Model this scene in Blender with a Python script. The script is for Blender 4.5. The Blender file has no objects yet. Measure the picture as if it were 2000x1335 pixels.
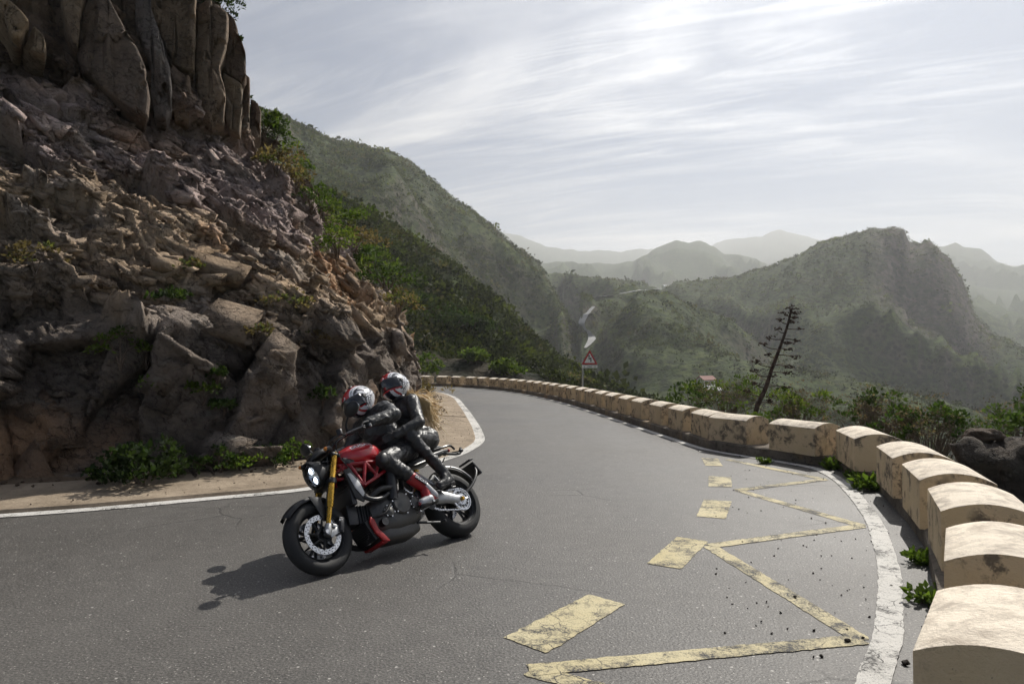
import bpy, bmesh, math, random
import numpy as np
from mathutils import Vector, Matrix, Euler

sc = bpy.context.scene
col = sc.collection
rnd = random.Random(7)
RG = np.random.default_rng(11)
R = math.radians

# ------------------------------------------------------------------ camera
HC, PIT, FPX = 1.69, R(1.55), 1333.33
cd = bpy.data.cameras.new('camera'); cam = bpy.data.objects.new('camera', cd); col.objects.link(cam)
cam.location = (0, 0, HC); cam.rotation_euler = (R(90) + PIT, 0, 0)
cd.sensor_width = 36; cd.lens = 24; cd.clip_start = .05; cd.clip_end = 14000
sc.camera = cam

# ------------------------------------------------------------------ sky and sun
SUN_AZ, SUN_EL = R(32), R(43.5)           # azimuth to the right of the view axis (+Y)
world = bpy.data.worlds.new('World'); sc.world = world; world.use_nodes = True
def build_world():
    nt = world.node_tree; nt.nodes.clear(); L = nt.links
    def n(t, **k):
        o = nt.nodes.new(t)
        for a, b in k.items(): setattr(o, a, b)
        return o
    def mth(op, a, b=None):
        o = n('ShaderNodeMath', operation=op)
        for i, v in enumerate((a, b)):
            if v is None: continue
            if isinstance(v, (int, float)): o.inputs[i].default_value = v
            else: L.new(v, o.inputs[i])
        return o.outputs[0]
    sky = n('ShaderNodeTexSky', sky_type='NISHITA', sun_disc=False)
    sky.sun_elevation = SUN_EL; sky.sun_rotation = SUN_AZ
    sky.altitude = 400; sky.air_density = 1.0; sky.dust_density = .8; sky.ozone_density = 1.0
    tc = n('ShaderNodeTexCoord'); sp = n('ShaderNodeSeparateXYZ'); L.new(tc.outputs['Generated'], sp.inputs[0])
    zz = mth('ADD', mth('MAXIMUM', sp.outputs[2], 0.0), .16)
    cx = mth('DIVIDE', sp.outputs[0], zz); cy = mth('DIVIDE', sp.outputs[1], zz)
    cb = n('ShaderNodeCombineXYZ'); L.new(cx, cb.inputs[0]); L.new(cy, cb.inputs[1])
    def layer(rot, scl, nscale, det, rough, dist, lo, hi, off=0):
        mp = n('ShaderNodeMapping', vector_type='TEXTURE'); L.new(cb.outputs[0], mp.inputs[0])     # turned first, then stretched
        mp.inputs['Rotation'].default_value = (0, 0, R(rot)); mp.inputs['Scale'].default_value = tuple(1 / q for q in scl)
        mp.inputs['Location'].default_value = (off, off * .7, 0)
        t = n('ShaderNodeTexNoise'); L.new(mp.outputs[0], t.inputs['Vector'])
        t.inputs['Scale'].default_value = nscale; t.inputs['Detail'].default_value = det
        t.inputs['Roughness'].default_value = rough; t.inputs['Distortion'].default_value = dist
        r = n('ShaderNodeMapRange', interpolation_type='SMOOTHSTEP'); L.new(t.outputs[0], r.inputs[0])
        r.inputs[1].default_value = lo; r.inputs[2].default_value = hi
        return r.outputs[0]
    a = layer(-14, (.42, 1.35, 1), 1.15, 7, .60, .9, .42, .66, 3.1)
    b = layer(-22, (.5, 3.0, 1), 2.4, 7, .66, 1.6, .40, .78, 8.3)
    c = layer(-16, (.7, 1.3, 1), .6, 3, .5, .3, .34, .58, 1.7)
    d = layer(10, (.25, .8, 1), .5, 3, .5, .3, .35, .60, 5.0)
    m = mth('MULTIPLY', mth('ADD', mth('MULTIPLY', a, .75), mth('MULTIPLY', b, .55)), c)
    m = mth('MINIMUM', mth('ADD', m, mth('MULTIPLY', d, .28)), 1.0)
    # the even veil of high cloud
    m = mth('ADD', mth('MULTIPLY', m, 1.0), .0)
    # thin cloud scatters the sun forward: it is brightest around the sun's direction
    dp = n('ShaderNodeVectorMath', operation='DOT_PRODUCT'); L.new(tc.outputs['Generated'], dp.inputs[0])
    dp.inputs[1].default_value = (math.sin(SUN_AZ) * math.cos(SUN_EL), math.cos(SUN_AZ) * math.cos(SUN_EL), math.sin(SUN_EL))
    gl = mth('POWER', mth('MAXIMUM', dp.outputs['Value'], 0.0), 6.0)
    br = mth('ADD', mth('MULTIPLY', gl, 12.0), 6.4)
    cl = n('ShaderNodeCombineColor'); L.new(br, cl.inputs[0]); L.new(br, cl.inputs[1]); L.new(mth('MULTIPLY', br, 1.015), cl.inputs[2])
    mix = n('ShaderNodeMix', data_type='RGBA'); L.new(m, mix.inputs[0])
    tint = n('ShaderNodeMix', data_type='RGBA', blend_type='MULTIPLY'); tint.inputs[0].default_value = 1; L.new(sky.outputs[0], tint.inputs[6]); tint.inputs[7].default_value = (.31, .40, .52, 1)
    L.new(tint.outputs[2], mix.inputs[6]); L.new(cl.outputs[0], mix.inputs[7])
    bg = n('ShaderNodeBackground'); L.new(mix.outputs[2], bg.inputs[0]); bg.inputs[1].default_value = .08
    out = n('ShaderNodeOutputWorld'); L.new(bg.outputs[0], out.inputs[0])
build_world()
ld = bpy.data.lights.new('sun', 'SUN'); sun = bpy.data.objects.new('sun', ld); col.objects.link(sun)
ld.energy = 5.0; ld.angle = R(.53); ld.color = (1, .955, .88)
SD = Vector((math.sin(SUN_AZ) * math.cos(SUN_EL), math.cos(SUN_AZ) * math.cos(SUN_EL), math.sin(SUN_EL)))
sun.rotation_euler = (-SD).to_track_quat('-Z', 'Y').to_euler()
sun.location = (0, 0, 40)
vs = sc.view_settings
vs.view_transform = 'Standard'; vs.look = 'None'; vs.gamma = 1; vs.use_curve_mapping = False; vs.exposure = 0.33
cy_ = sc.cycles
cy_.use_denoising = True
cy_.use_adaptive_sampling = True; cy_.adaptive_threshold = .03
cy_.max_bounces = 5; cy_.diffuse_bounces = 2; cy_.glossy_bounces = 2; cy_.transmission_bounces = 4
cy_.volume_bounces = 0; cy_.transparent_max_bounces = 8
cy_.caustics_reflective = False; cy_.caustics_refractive = False
cy_.sample_clamp_indirect = 6

# ------------------------------------------------------------------ photo geometry helpers
CP, SP = math.cos(PIT), math.sin(PIT)
def ray(u, v):
    a = (u - 1000) / FPX; b = (667.5 - v) / FPX
    d = np.array([a, CP - b * SP, SP + b * CP]); return d
def G(u, v, z=0.0):
    "point at height z seen at picture position u, v"
    d = ray(u, v); t = (z - HC) / d[2]
    return np.array([0, 0, HC]) + d * t
def A(u, v, y):
    "point at distance y seen at picture position u, v"
    d = ray(u, v); return np.array([0, 0, HC]) + d * (y / d[1])

# ------------------------------------------------------------------ numpy noise
def _h(ix, iy, iz, s):
    x = (ix.astype(np.int64) * 374761393 + iy.astype(np.int64) * 668265263 + iz.astype(np.int64) * 2147483647 + s * 1274126177) & 0xffffffff
    x = ((x ^ (x >> 13)) * 1274126177) & 0xffffffff
    x = ((x ^ (x >> 16)) * 2246822519) & 0xffffffff
    return ((x ^ (x >> 15)) & 0xffffff) / float(0x1000000)
def vnoise(p, s=0):
    "smooth value noise, -1..1"
    p = np.asarray(p, float); i = np.floor(p); f = p - i; f = f * f * f * (f * (f * 6 - 15) + 10)
    r = 0
    for dx in (0, 1):
        wx = f[:, 0] if dx else 1 - f[:, 0]
        for dy in (0, 1):
            wy = f[:, 1] if dy else 1 - f[:, 1]
            for dz in (0, 1):
                wz = f[:, 2] if dz else 1 - f[:, 2]
                r = r + wx * wy * wz * _h(i[:, 0] + dx, i[:, 1] + dy, i[:, 2] + dz, s)
    return r * 2 - 1
def fbm(p, o=5, s=0, g=.5):
    r = 0; a = 1; t = 0; p = np.asarray(p, float)
    for k in range(o):
        r = r + a * vnoise(p * 2 ** k + k * 7.3, s + k); t += a; a *= g
    return r / t
def ridged(p, o=5, s=0, g=.5):
    r = 0; a = 1; t = 0; p = np.asarray(p, float)
    for k in range(o):
        r = r + a * (1 - np.abs(vnoise(p * 2 ** k + k * 3.7, s + k)) * 2); t += a; a *= g
    return r / t
def worley(p, s=0):
    "nearest two cell distances, nearest seed position and its hash triple"
    p = np.asarray(p, float); i = np.floor(p); n = len(p)
    f1 = np.full(n, 9.); f2 = np.full(n, 9.); sd = np.zeros((n, 3)); hh = np.zeros((n, 3))
    for dx in (-1, 0, 1):
        for dy in (-1, 0, 1):
            for dz in (-1, 0, 1):
                c = i + (dx, dy, dz)
                q = np.stack([_h(c[:, 0], c[:, 1], c[:, 2], s + k) for k in (1, 2, 3)], 1)
                sp = c + q; d = np.sqrt(((sp - p) ** 2).sum(1))
                near = d < f1
                f2 = np.where(near, f1, np.minimum(f2, d))
                f1 = np.where(near, d, f1)
                sd[near] = sp[near]; hh[near] = q[near][:, [1, 2, 0]]
    return f1, f2, sd, hh
def sstep(a, b, x):
    t = np.clip((x - a) / (b - a), 0, 1); return t * t * (3 - 2 * t)

# ------------------------------------------------------------------ mesh helpers
def mesh_np(name, V, F, mat=None, smooth=False, attrs=None):
    "F: array (n,3) or (n,4) or list of index lists"
    me = bpy.data.meshes.new(name); V = np.asarray(V, np.float32)
    if isinstance(F, np.ndarray):
        k = F.shape[1]; me.vertices.add(len(V)); me.vertices.foreach_set('co', V.ravel())
        me.loops.add(F.size); me.loops.foreach_set('vertex_index', F.ravel().astype(np.int32))
        me.polygons.add(len(F)); me.polygons.foreach_set('loop_start', (np.arange(len(F)) * k).astype(np.int32))
        me.update(calc_edges=True)
    else:
        me.from_pydata([tuple(map(float, v)) for v in V], [], [list(f) for f in F]); me.update()
    if smooth is True: me.polygons.foreach_set('use_smooth', np.ones(len(me.polygons), bool))
    if attrs:
        for k_, a in attrs.items():
            a = np.asarray(a, np.float32)
            if a.ndim == 1:
                at = me.attributes.new(k_, 'FLOAT', 'POINT'); at.data.foreach_set('value', a)
            else:
                at = me.attributes.new(k_, 'FLOAT_COLOR', 'POINT')
                at.data.foreach_set('color', np.concatenate([a, np.ones((len(a), 1), np.float32)], 1).ravel().astype(np.float32))
    if mat is not None: me.materials.append(mat)
    return me
def link(name, me, parent=None, loc=None, rot=None, **props):
    o = bpy.data.objects.new(name, me); col.objects.link(o)
    if parent is not None: o.parent = parent
    if loc is not None: o.location = loc
    if rot is not None: o.rotation_euler = rot
    for k, v in props.items():
        if v is not None: o[k] = v
    return o
def empty(name, loc=(0, 0, 0), rot=(0, 0, 0), **props):
    o = link(name, None, None, loc, rot, **props); o.empty_display_size = .2; return o
def obj(name, V, F, mat, parent=None, smooth=False, attrs=None, **props):
    return link(name, mesh_np(name, V, F, mat, smooth, attrs), parent, **props)
def tube_np(P, rad, seg=8, cap=True):
    "swept tube through points P, radius scalar or per point"
    P = np.asarray(P, float); n = len(P); rad = np.broadcast_to(np.asarray(rad, float), (n,))
    T = np.gradient(P, axis=0); T /= np.linalg.norm(T, axis=1)[:, None] + 1e-12
    up = np.array([0, 0, 1.]) if abs(T[0][2]) < .9 else np.array([1., 0, 0])
    V = []
    x = np.cross(up, T[0]); x /= np.linalg.norm(x)
    for i in range(n):
        x = x - T[i] * (x @ T[i]); x /= np.linalg.norm(x) + 1e-12; y = np.cross(T[i], x)
        for k in range(seg):
            a = 2 * math.pi * k / seg; V.append(P[i] + rad[i] * (math.cos(a) * x + math.sin(a) * y))
    F = []
    for i in range(n - 1):
        for k in range(seg):
            k2 = (k + 1) % seg; F.append([i * seg + k, i * seg + k2, (i + 1) * seg + k2, (i + 1) * seg + k])
    if cap: F.append(list(range(seg))[::-1]); F.append([(n - 1) * seg + k for k in range(seg)])
    return np.array(V), F
def merge(parts):
    V = []; F = []; o = 0
    for v, f in parts:
        V.append(np.asarray(v, float)); F += [[i + o for i in q] for q in f]; o += len(v)
    return np.concatenate(V), F
def spline(P, n):
    "Catmull-Rom through points"
    P = np.asarray(P, float); m = len(P); Q = np.concatenate([[2 * P[0] - P[1]], P, [2 * P[-1] - P[-2]]])
    out = []
    for t in np.linspace(0, m - 1, n):
        i = min(int(t), m - 2); f = t - i; a, b, c, d = Q[i:i + 4]
        out.append(.5 * ((2 * b) + (c - a) * f + (2 * a - 5 * b + 4 * c - d) * f * f + (3 * b - a - 3 * c + d) * f ** 3))
    return np.array(out)
def resample(P, step):
    P = np.asarray(P, float); d = np.r_[0, np.cumsum(np.linalg.norm(np.diff(P, axis=0), axis=1))]
    s = np.arange(0, d[-1], step); return np.stack([np.interp(s, d, P[:, k]) for k in range(P.shape[1])], 1)

# ------------------------------------------------------------------ material helpers
class MT:
    def __init__(s, name, rough=.7, base=(.5, .5, .5), metal=0, spec=.5, coat=0):
        s.m = bpy.data.materials.new(name); s.m.use_nodes = True; s.nt = s.m.node_tree; s.L = s.nt.links
        s.b = s.nt.nodes['Principled BSDF']; s.set('Base Color', base); s.set('Roughness', rough); s.set('Metallic', metal)
        s.set('Specular IOR Level', spec); s.set('Coat Weight', coat); s.set('Coat Roughness', .06)
        s._co = None
    def set(s, k, v):
        i = s.b.inputs[k]
        if isinstance(v, bpy.types.NodeSocket): s.L.new(v, i)
        else: i.default_value = (*v, 1) if isinstance(v, tuple) and len(v) == 3 and i.type == 'RGBA' else v
    def n(s, t, **k):
        o = s.nt.nodes.new(t)
        for a, b in k.items(): setattr(o, a, b)
        return o
    def co(s, scale=None, rot=None, kind='Object'):
        tc = s.n('ShaderNodeTexCoord').outputs[kind]
        if scale is None and rot is None: return tc
        mp = s.n('ShaderNodeMapping'); s.L.new(tc, mp.inputs[0])
        if scale: mp.inputs['Scale'].default_value = scale
        if rot: mp.inputs['Rotation'].default_value = rot
        return mp.outputs[0]
    def _v(s, i, v):
        if isinstance(v, bpy.types.NodeSocket): s.L.new(v, i)
        elif isinstance(v, tuple) and i.type == 'RGBA' and len(v) == 3: i.default_value = (*v, 1)
        else: i.default_value = v
    def noise(s, scale, det=5, rough=.55, dist=0, co=None, out=0):
        o = s.n('ShaderNodeTexNoise'); s.L.new(co or s.co(), o.inputs['Vector'])
        for k, v in (('Scale', scale), ('Detail', min(det, 5)), ('Roughness', rough), ('Distortion', dist)): o.inputs[k].default_value = v
        return o.outputs[out]
    def voro(s, scale, co=None, feature='F1', out=0, rand=1):
        o = s.n('ShaderNodeTexVoronoi', feature=feature); s.L.new(co or s.co(), o.inputs['Vector'])
        o.inputs['Scale'].default_value = scale; o.inputs['Randomness'].default_value = rand
        return o.outputs[out]
    def ramp(s, fac, stops, interp='LINEAR'):
        o = s.n('ShaderNodeValToRGB'); s.L.new(fac, o.inputs[0]); o.color_ramp.interpolation = interp
        e = o.color_ramp.elements
        while len(e) < len(stops): e.new(.5)
        for q, (p, c) in zip(e, stops):
            q.position = p; q.color = (*c, 1) if isinstance(c, tuple) else (c, c, c, 1)
        return o.outputs[0]
    def rng(s, v, a, b, c=0., d=1.):
        o = s.n('ShaderNodeMapRange'); s.L.new(v, o.inputs[0])
        for i, q in enumerate((a, b, c, d)): o.inputs[i + 1].default_value = q
        return o.outputs[0]
    def mix(s, f, a, b, mode='MIX'):
        o = s.n('ShaderNodeMix', data_type='RGBA', blend_type=mode)
        s._v(o.inputs[0], f); s._v(o.inputs[6], a); s._v(o.inputs[7], b); return o.outputs[2]
    def math(s, op, a, b=0.):
        o = s.n('ShaderNodeMath', operation=op); s._v(o.inputs[0], a); s._v(o.inputs[1], b); return o.outputs[0]
    def attr(s, name, out='Fac'):
        o = s.n('ShaderNodeAttribute', attribute_name=name); return o.outputs[out]
    def bump(s, h, st=.5, d=.02):
        o = s.n('ShaderNodeBump'); s.L.new(h, o.inputs['Height']); o.inputs['Strength'].default_value = st
        o.inputs['Distance'].default_value = d; s.L.new(o.outputs[0], s.b.inputs['Normal']); return o.outputs[0]
def plain(name, c, rough=.5, metal=0, coat=0, spec=.5, vary=.12, vs_=30, bump=0):
    "a plain coloured material with a little grain in colour and gloss"
    t = MT(name, rough, c, metal, spec, coat)
    n = t.noise(vs_, 4)
    t.set('Base Color', t.mix(t.rng(n, .3, .7, 0, 1), tuple(x * (1 - vary) for x in c), tuple(min(1, x * (1 + vary)) for x in c)))
    t.set('Roughness', t.rng(n, .3, .7, max(0, rough - .07), min(1, rough + .07)))
    if bump: t.bump(t.noise(vs_ * 3, 4), bump, .01)
    return t.m

# ================================================================== layout curves (metres, road plane z = 0)
KERB = spline([(-2.2, -14), (-.6, -7), (.55, -2.5), (1.35, .6), (2.0, 2.9), (2.84, 4.59), (3.79, 6.37), (4.71, 8.77), (5.02, 9.85), (5.06, 10.75), (4.72, 11.45), (4.2, 12.15), (3.78, 13.1), (3.58, 14.7),
               (3.27, 17.5), (2.63, 23.4), (1.79, 29.2), (.2, 36.2), (-2.1, 41.6), (-5.1, 45.2), (-9, 47.2), (-14, 48.2), (-22, 48.4)], 420)
KERB = resample(KERB, .2)
KT = np.gradient(KERB, axis=0); KT /= np.linalg.norm(KT, axis=1)[:, None]
KN = np.stack([KT[:, 1], -KT[:, 0]], 1)            # points away from the road
INNER = spline([(-26, -.6), (-16, 3.2), (-10, 5.65), (-5.55, 7.45), (-4.67, 7.83), (-3.74, 8.35), (-2.69, 9.01), (-1.75, 10.35), (-1.07, 11.95), (-.79, 13.2), (-.68, 14.46),
                (-.78, 15.99), (-1.04, 18.6), (-1.76, 24.7), (-2.72, 31.6), (-4.2, 36.6), (-7.2, 39.6), (-12, 41.2), (-22, 41.6)], 420)
INNER = resample(INNER, .2)
IT = np.gradient(INNER, axis=0); IT /= np.linalg.norm(IT, axis=1)[:, None]
IN_ = np.stack([-IT[:, 1], IT[:, 0]], 1)           # points away from the road, to the rock

# ================================================================== terrain
NU, NL = 800, 330
UU = np.linspace(-1.25, 1.15, NU)
LLy = np.log(1.6) + (np.log(4500) - np.log(1.6)) * np.linspace(0, 1, NL)
L0, DL = LLy[0], LLy[1] - LLy[0]
CRESTS = []; SKY = []; US = 1.9
def build_terrain_control():
    C = []                                          # (u = x/y, ln y, z)
    def add(P):                                     # crests are snapped to a grid row so none is clipped
        l = math.log(P[1]); q = L0 + round((l - L0) / DL) * DL; k = math.exp(q - l); C.append((P[0] / P[1], q, HC + (P[2] - HC) * k))
    def crest(L, sky=False):
        n0 = len(C)
        for a in L: add(A(*a))
        if sky:
            SKY.append(np.array([(ray(u, v)[0] / ray(u, v)[1], ray(u, v)[2] / ray(u, v)[1], math.log(dd)) for u, v, dd in L]))
            q = np.array([c[:2] for c in C[n0:]]) * (US, 1); CRESTS.append(np.concatenate([q[i] + (q[i + 1] - q[i]) * np.linspace(0, 1, 12)[:, None] for i in range(len(q) - 1)]))
    # big left mountain
    crest([(-300, 20, 300), (0, 70, 310), (200, 115, 315), (400, 175, 320), (545, 229, 325), (600, 255, 330), (650, 275, 335), (700, 287, 340), (760, 298, 345), (800, 317, 350), (850, 354, 355), (880, 384, 360),
           (930, 420, 370), (980, 458, 380), (1010, 489, 385), (1040, 505, 390), (1058, 524, 395), (1075, 560, 388), (1095, 600, 378), (1118, 634, 362), (1132, 655, 345)], True)
    crest([(-300, 120, 430), (200, 210, 440), (600, 330, 450), (900, 440, 470), (1030, 530, 480)])        # its far side
    crest([(600, 372, 215), (700, 420, 220), (800, 455, 230), (900, 500, 240), (1000, 580, 250), (1060, 640, 262)])
    # dark hillside behind the bend
    crest([(-300, 160, 120), (0, 215, 120), (300, 270, 118), (500, 325, 116), (600, 362, 114), (650, 386, 112), (720, 428, 110), (800, 470, 108), (870, 512, 106), (930, 562, 104), (990, 615, 100), (1050, 674, 95),
           (1100, 716, 90), (1160, 748, 85), (1250, 780, 78), (1330, 806, 72), (1400, 850, 66)], True)
    crest([(300, 340, 160), (600, 430, 160), (800, 520, 165), (950, 590, 170), (1050, 680, 175), (1120, 715, 180)])
    crest([(700, 560, 76), (800, 610, 76), (900, 650, 76), (1000, 690, 75), (1100, 728, 72), (1200, 775, 66)])
    for x, y, z in [(-30, 58, 4), (-20, 56, 1), (-12, 54, -.2), (-6, 53, -.6), (-1, 51, -1.0), (3, 47, -1.4), (5, 42, -2), (7, 36, -3), (9, 30, -4)]: add((x, y, z))
    # valley with the road winding up it
    crest([(1125, 690, 225), (1150, 680, 240), (1140, 640, 270), (1150, 612, 300), (1170, 590, 340), (1200, 725, 190), (1250, 745, 160), (1350, 785, 150), (1450, 830, 135), (1600, 870, 130), (1800, 930, 130), (2000, 990, 130), (2400, 1080, 130)])
    crest([(1250, 690, 230), (1300, 720, 205), (1380, 760, 185), (1300, 640, 320), (1220, 620, 330)])
    # saddle ridge in the middle
    crest([(1068, 531, 560), (1100, 534, 570), (1150, 543, 580), (1200, 545, 580), (1250, 549, 570), (1290, 566, 560), (1320, 552, 545), (1380, 548, 535), (1440, 542, 525), (1480, 526, 515), (1520, 514, 508), (1560, 500, 500)], True)
    crest([(1100, 575, 690), (1250, 580, 700), (1400, 585, 700), (1100, 590, 900), (1300, 590, 900), (1500, 590, 850)])
    # right mountain with its cliff
    crest([(1540, 508, 504), (1560, 500, 500), (1600, 475, 495), (1650, 461, 490), (1700, 447, 485), (1740, 443, 482), (1766, 447, 480), (1776, 474, 476), (1800, 476, 474), (1814, 468, 472), (1824, 480, 470), (1850, 500, 466), (1880, 545, 460), (1896, 592, 455), (1906, 622, 450), (1935, 646, 446),
           (1962, 661, 440), (2000, 681, 430), (2100, 720, 400), (2300, 790, 330), (2600, 850, 260)], True)
    crest([(1600, 530, 600), (1740, 520, 600), (1850, 570, 590), (1930, 680, 570), (2100, 740, 560)])
    crest([(1850, 620, 400), (1780, 620, 395), (1830, 560, 432), (1760, 540, 440)])                       # cliff foot
    crest([(1600, 548, 430), (1560, 605, 385), (1500, 672, 330), (1450, 722, 285), (1410, 760, 240)])     # lit spur
    crest([(1745, 580, 405), (1690, 648, 345), (1620, 722, 285), (1540, 785, 225)])                       # second spur
    crest([(1480, 600, 440), (1440, 660, 395), (1600, 660, 385), (1560, 730, 320), (1480, 770, 260)])     # gullies
    crest([(1800, 700, 330), (1750, 770, 270), (1700, 830, 200), (1900, 760, 300), (2000, 800, 260), (1950, 700, 390), (2000, 730, 370), (2200, 880, 220)])
    # mid hill
    crest([(900, 520, 1633), (1000, 518, 1661), (1060, 515, 1675), (1100, 511, 1689), (1150, 514, 1689), (1200, 514, 1689), (1240, 508, 1689), (1265, 494, 1696), (1290, 480, 1704), (1318, 470, 1704), (1345, 474, 1704), (1368, 468, 1696), (1395, 483, 1689), (1415, 496, 1682), (1450, 499, 1675), (1480, 506, 1675), (1505, 519, 1675), (1560, 530, 1675), (1700, 545, 1675)], True)
    crest([(1000, 560, 1988), (1200, 560, 1988), (1400, 560, 1988), (1600, 560, 1988)])
    # far ridges
    crest([(600, 400, 3325), (800, 430, 3325), (940, 446, 3306), (985, 453, 3287), (1010, 459, 3287), (1040, 470, 3287), (1065, 482, 3287), (1100, 487, 3268), (1150, 490, 3268), (1190, 488, 3268), (1215, 491, 3268), (1235, 486, 3268), (1272, 485, 3268), (1300, 500, 3268), (1350, 505, 3306), (1390, 480, 3420), (1415, 468, 3439),
           (1450, 466, 3458), (1490, 460, 3477), (1510, 450, 3477), (1520, 447, 3477), (1535, 453, 3477), (1570, 460, 3477), (1600, 468, 3477), (1650, 480, 3477)], True)
    crest([(600, 520, 4370), (1000, 540, 4370), (1300, 560, 4370), (1600, 560, 4370), (2000, 560, 4370), (2600, 560, 4370), (-300, 520, 4370)])
    # far right ridge
    crest([(1700, 500, 1999), (1780, 478, 1999), (1835, 481, 1999), (1852, 480, 1999), (1866, 473, 1999), (1882, 483, 1999), (1915, 486, 1999), (1930, 497, 1999), (1950, 510, 1999), (1978, 523, 1999), (2000, 516, 1999), (2100, 495, 1999), (2300, 480, 1999), (2600, 470, 1999)], True)
    crest([(1900, 600, 880), (2000, 640, 880), (2100, 660, 880), (2400, 690, 880), (1700, 590, 880), (1900, 590, 1100), (2200, 600, 1100)])
    for k in range(0, len(KERB), 12):               # falls away outside the kerb
        p = KERB[k]; q = KN[k]
        if p[1] < -6 or p[0] < -3: continue
        for o, z in ((-3, -.6), (-.5, -.6), (1.5, -.75), (4, -2.2), (9, -5.2), (18, -10)):
            x, y = p + q * o
            if y > 1.6: add((x, y, z))
    for x, y, z in [(-8, 3, -.6), (-14, 5, -.6), (-2, 3, -.6), (0, 7, -.6), (-4, 6, -.6), (-1, 20, -.6), (0, 28, -.6), (-4, 42, -.6), (-10, 45, -.5), (-12, 20, 6.2), (-13, 30, 6.2), (-16, 38, 5), (-15, 18, 7.5), (-25, 16, 11), (-22, 30, 11), (-30, 40, 14), (-20, 9, 7), (-40, 16, 18)]: add((x, y, z))
    for k in range(0, len(INNER), 9):
        p = INNER[k]; q = IN_[k]
        if p[0] < -11: continue
        for o, z in ((.3, -.6), (2, -.7), (3.6, -.5), (5.5, 2.2)):
            x, y = p + q * o
            if y > 1.6: add((x, y, z))
    return np.array(C)
TC = build_terrain_control()
def _rbf_fit():
    X = TC[:, :2] * (US, 1.0); t = (TC[:, 2] - HC) / np.exp(TC[:, 1])
    D = np.linalg.norm(X[:, None] - X[None], axis=2)
    K = D; n = len(X); Pm = np.c_[np.ones(n), X]
    Am = np.block([[K + np.eye(n) * -2e-4, Pm], [Pm.T, np.zeros((3, 3))]])
    w = np.linalg.solve(Am, np.r_[t, 0, 0, 0]); return X, w
TX, TW = _rbf_fit()
RAG = fbm(np.c_[UU * 90, UU * 0, UU * 0], 4, 303) * 1.6
def build_terrain():
    gu, gl = np.meshgrid(UU, LLy, indexing='ij'); Q = np.stack([gu.ravel() * US, gl.ravel()], 1)
    t = np.empty(len(Q)); dm = np.empty(len(Q))
    for a in range(0, len(Q), 20000):
        q = Q[a:a + 20000]; D = np.sqrt(((q[:, None] - TX[None]) ** 2).sum(2))
        dm[a:a + 20000] = D.min(1); t[a:a + 20000] = D @ TW[:-3] + TW[-3] + q @ TW[-2:]
    y = np.exp(gl.ravel()); x = gu.ravel() * y; z = HC + t * y
    P3 = np.stack([x, y, np.zeros_like(x)], 1)
    amp = np.zeros_like(z)
    for lam, s, k in ((150, 1, .012), (70, 2, .02), (34, 3, .035), (16, 4, .05), (7, 5, .06), (3, 6, .05)):
        w = sstep(lam * .9, lam * 2.6, y) * (1 - sstep(lam * 22, lam * 60, y))
        f = ridged(P3 / lam + 5.1, 1, s * 13) if lam > 10 else vnoise(P3 / lam, s * 13)
        amp += lam * k * w * f
    near = sstep(26, 60, y)
    z = z + amp * near
    # spurs and gullies running down the slopes, fading out at the drawn crests
    CR = np.concatenate(CRESTS); dc = np.empty(len(Q))
    for a in range(0, len(Q), 20000): dc[a:a + 20000] = np.sqrt(((Q[a:a + 20000, None] - CR[None]) ** 2).sum(2)).min(1)
    free = sstep(.03, .17, dc)
    wx = x + 30 * vnoise(P3 / 90, 201) + 12 * vnoise(P3 / 35, 202); wy = y * .62 + 30 * vnoise(P3 / 90, 203)
    for lam, k in ((95, .26), (46, .22), (21, .16)):
        w = sstep(lam * 1.4, lam * 3.2, y) * (1 - sstep(lam * 14, lam * 40, y))
        z = z + free * w * lam * k * (1 - np.abs(vnoise(np.stack([wx / lam, wy / (lam * 1.5), 0 * x + lam], 1), 210)) * 2.4 - .35)
    z = z + vnoise(P3 / 1.3, 77) * .10 * sstep(6, 12, y) * (1 - sstep(60, 90, y))
    # stepped rock bands on the steep right mountain
    yu = gu.ravel()
    rm = sstep(.50, .56, yu) * (1 - sstep(.68, .73, yu)) * sstep(380, 410, y) * (1 - sstep(500, 520, y))
    z = z + rm * sstep(.01, .08, dc) * (ridged(np.stack([x / 26, y / 26, z / 40], 1), 4, 91) * 5)
    # trim every drawn crest to its skyline, with a little natural raggedness
    X2, Y2, Z2 = (q.reshape(NU, NL) for q in (x, y, z)); jj = np.arange(NL)
    for C_ in SKY:
        o = np.argsort(C_[:, 0]); C_ = C_[o]
        for i in np.where((UU > C_[0, 0]) & (UU < C_[-1, 0]))[0]:
            tg = np.interp(UU[i], C_[:, 0], C_[:, 1]) + .0016 * RAG[i]; j0 = (np.interp(UU[i], C_[:, 0], C_[:, 2]) - L0) / DL
            lo, hi = int(max(0, j0 - 5)), int(min(NL - 1, j0 + 5)); cur = (Z2[i, lo:hi + 1] - HC) / Y2[i, lo:hi + 1]; jm = lo + int(np.argmax(cur)); tp = min(1, (UU[i] - C_[0, 0]) / .02, (C_[-1, 0] - UU[i]) / .012 + .35); dl = (tg - cur.max()) * max(0, tp)
            w = np.exp(-((jj - jm) / np.where(jj < jm, 6.0, 9.0)) ** 2); Z2[i] += dl * w * Y2[i]
            over = (Z2[i] - HC) / Y2[i] - tg; m = (np.abs(jj - jm) < 16) & (over > 0); Z2[i][m] -= (over * Y2[i])[m]
    return x, y, Z2.ravel(), yu, rm
tx, ty, tz, tu, trm = build_terrain()
TZ = tz.reshape(NU, NL)
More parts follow.
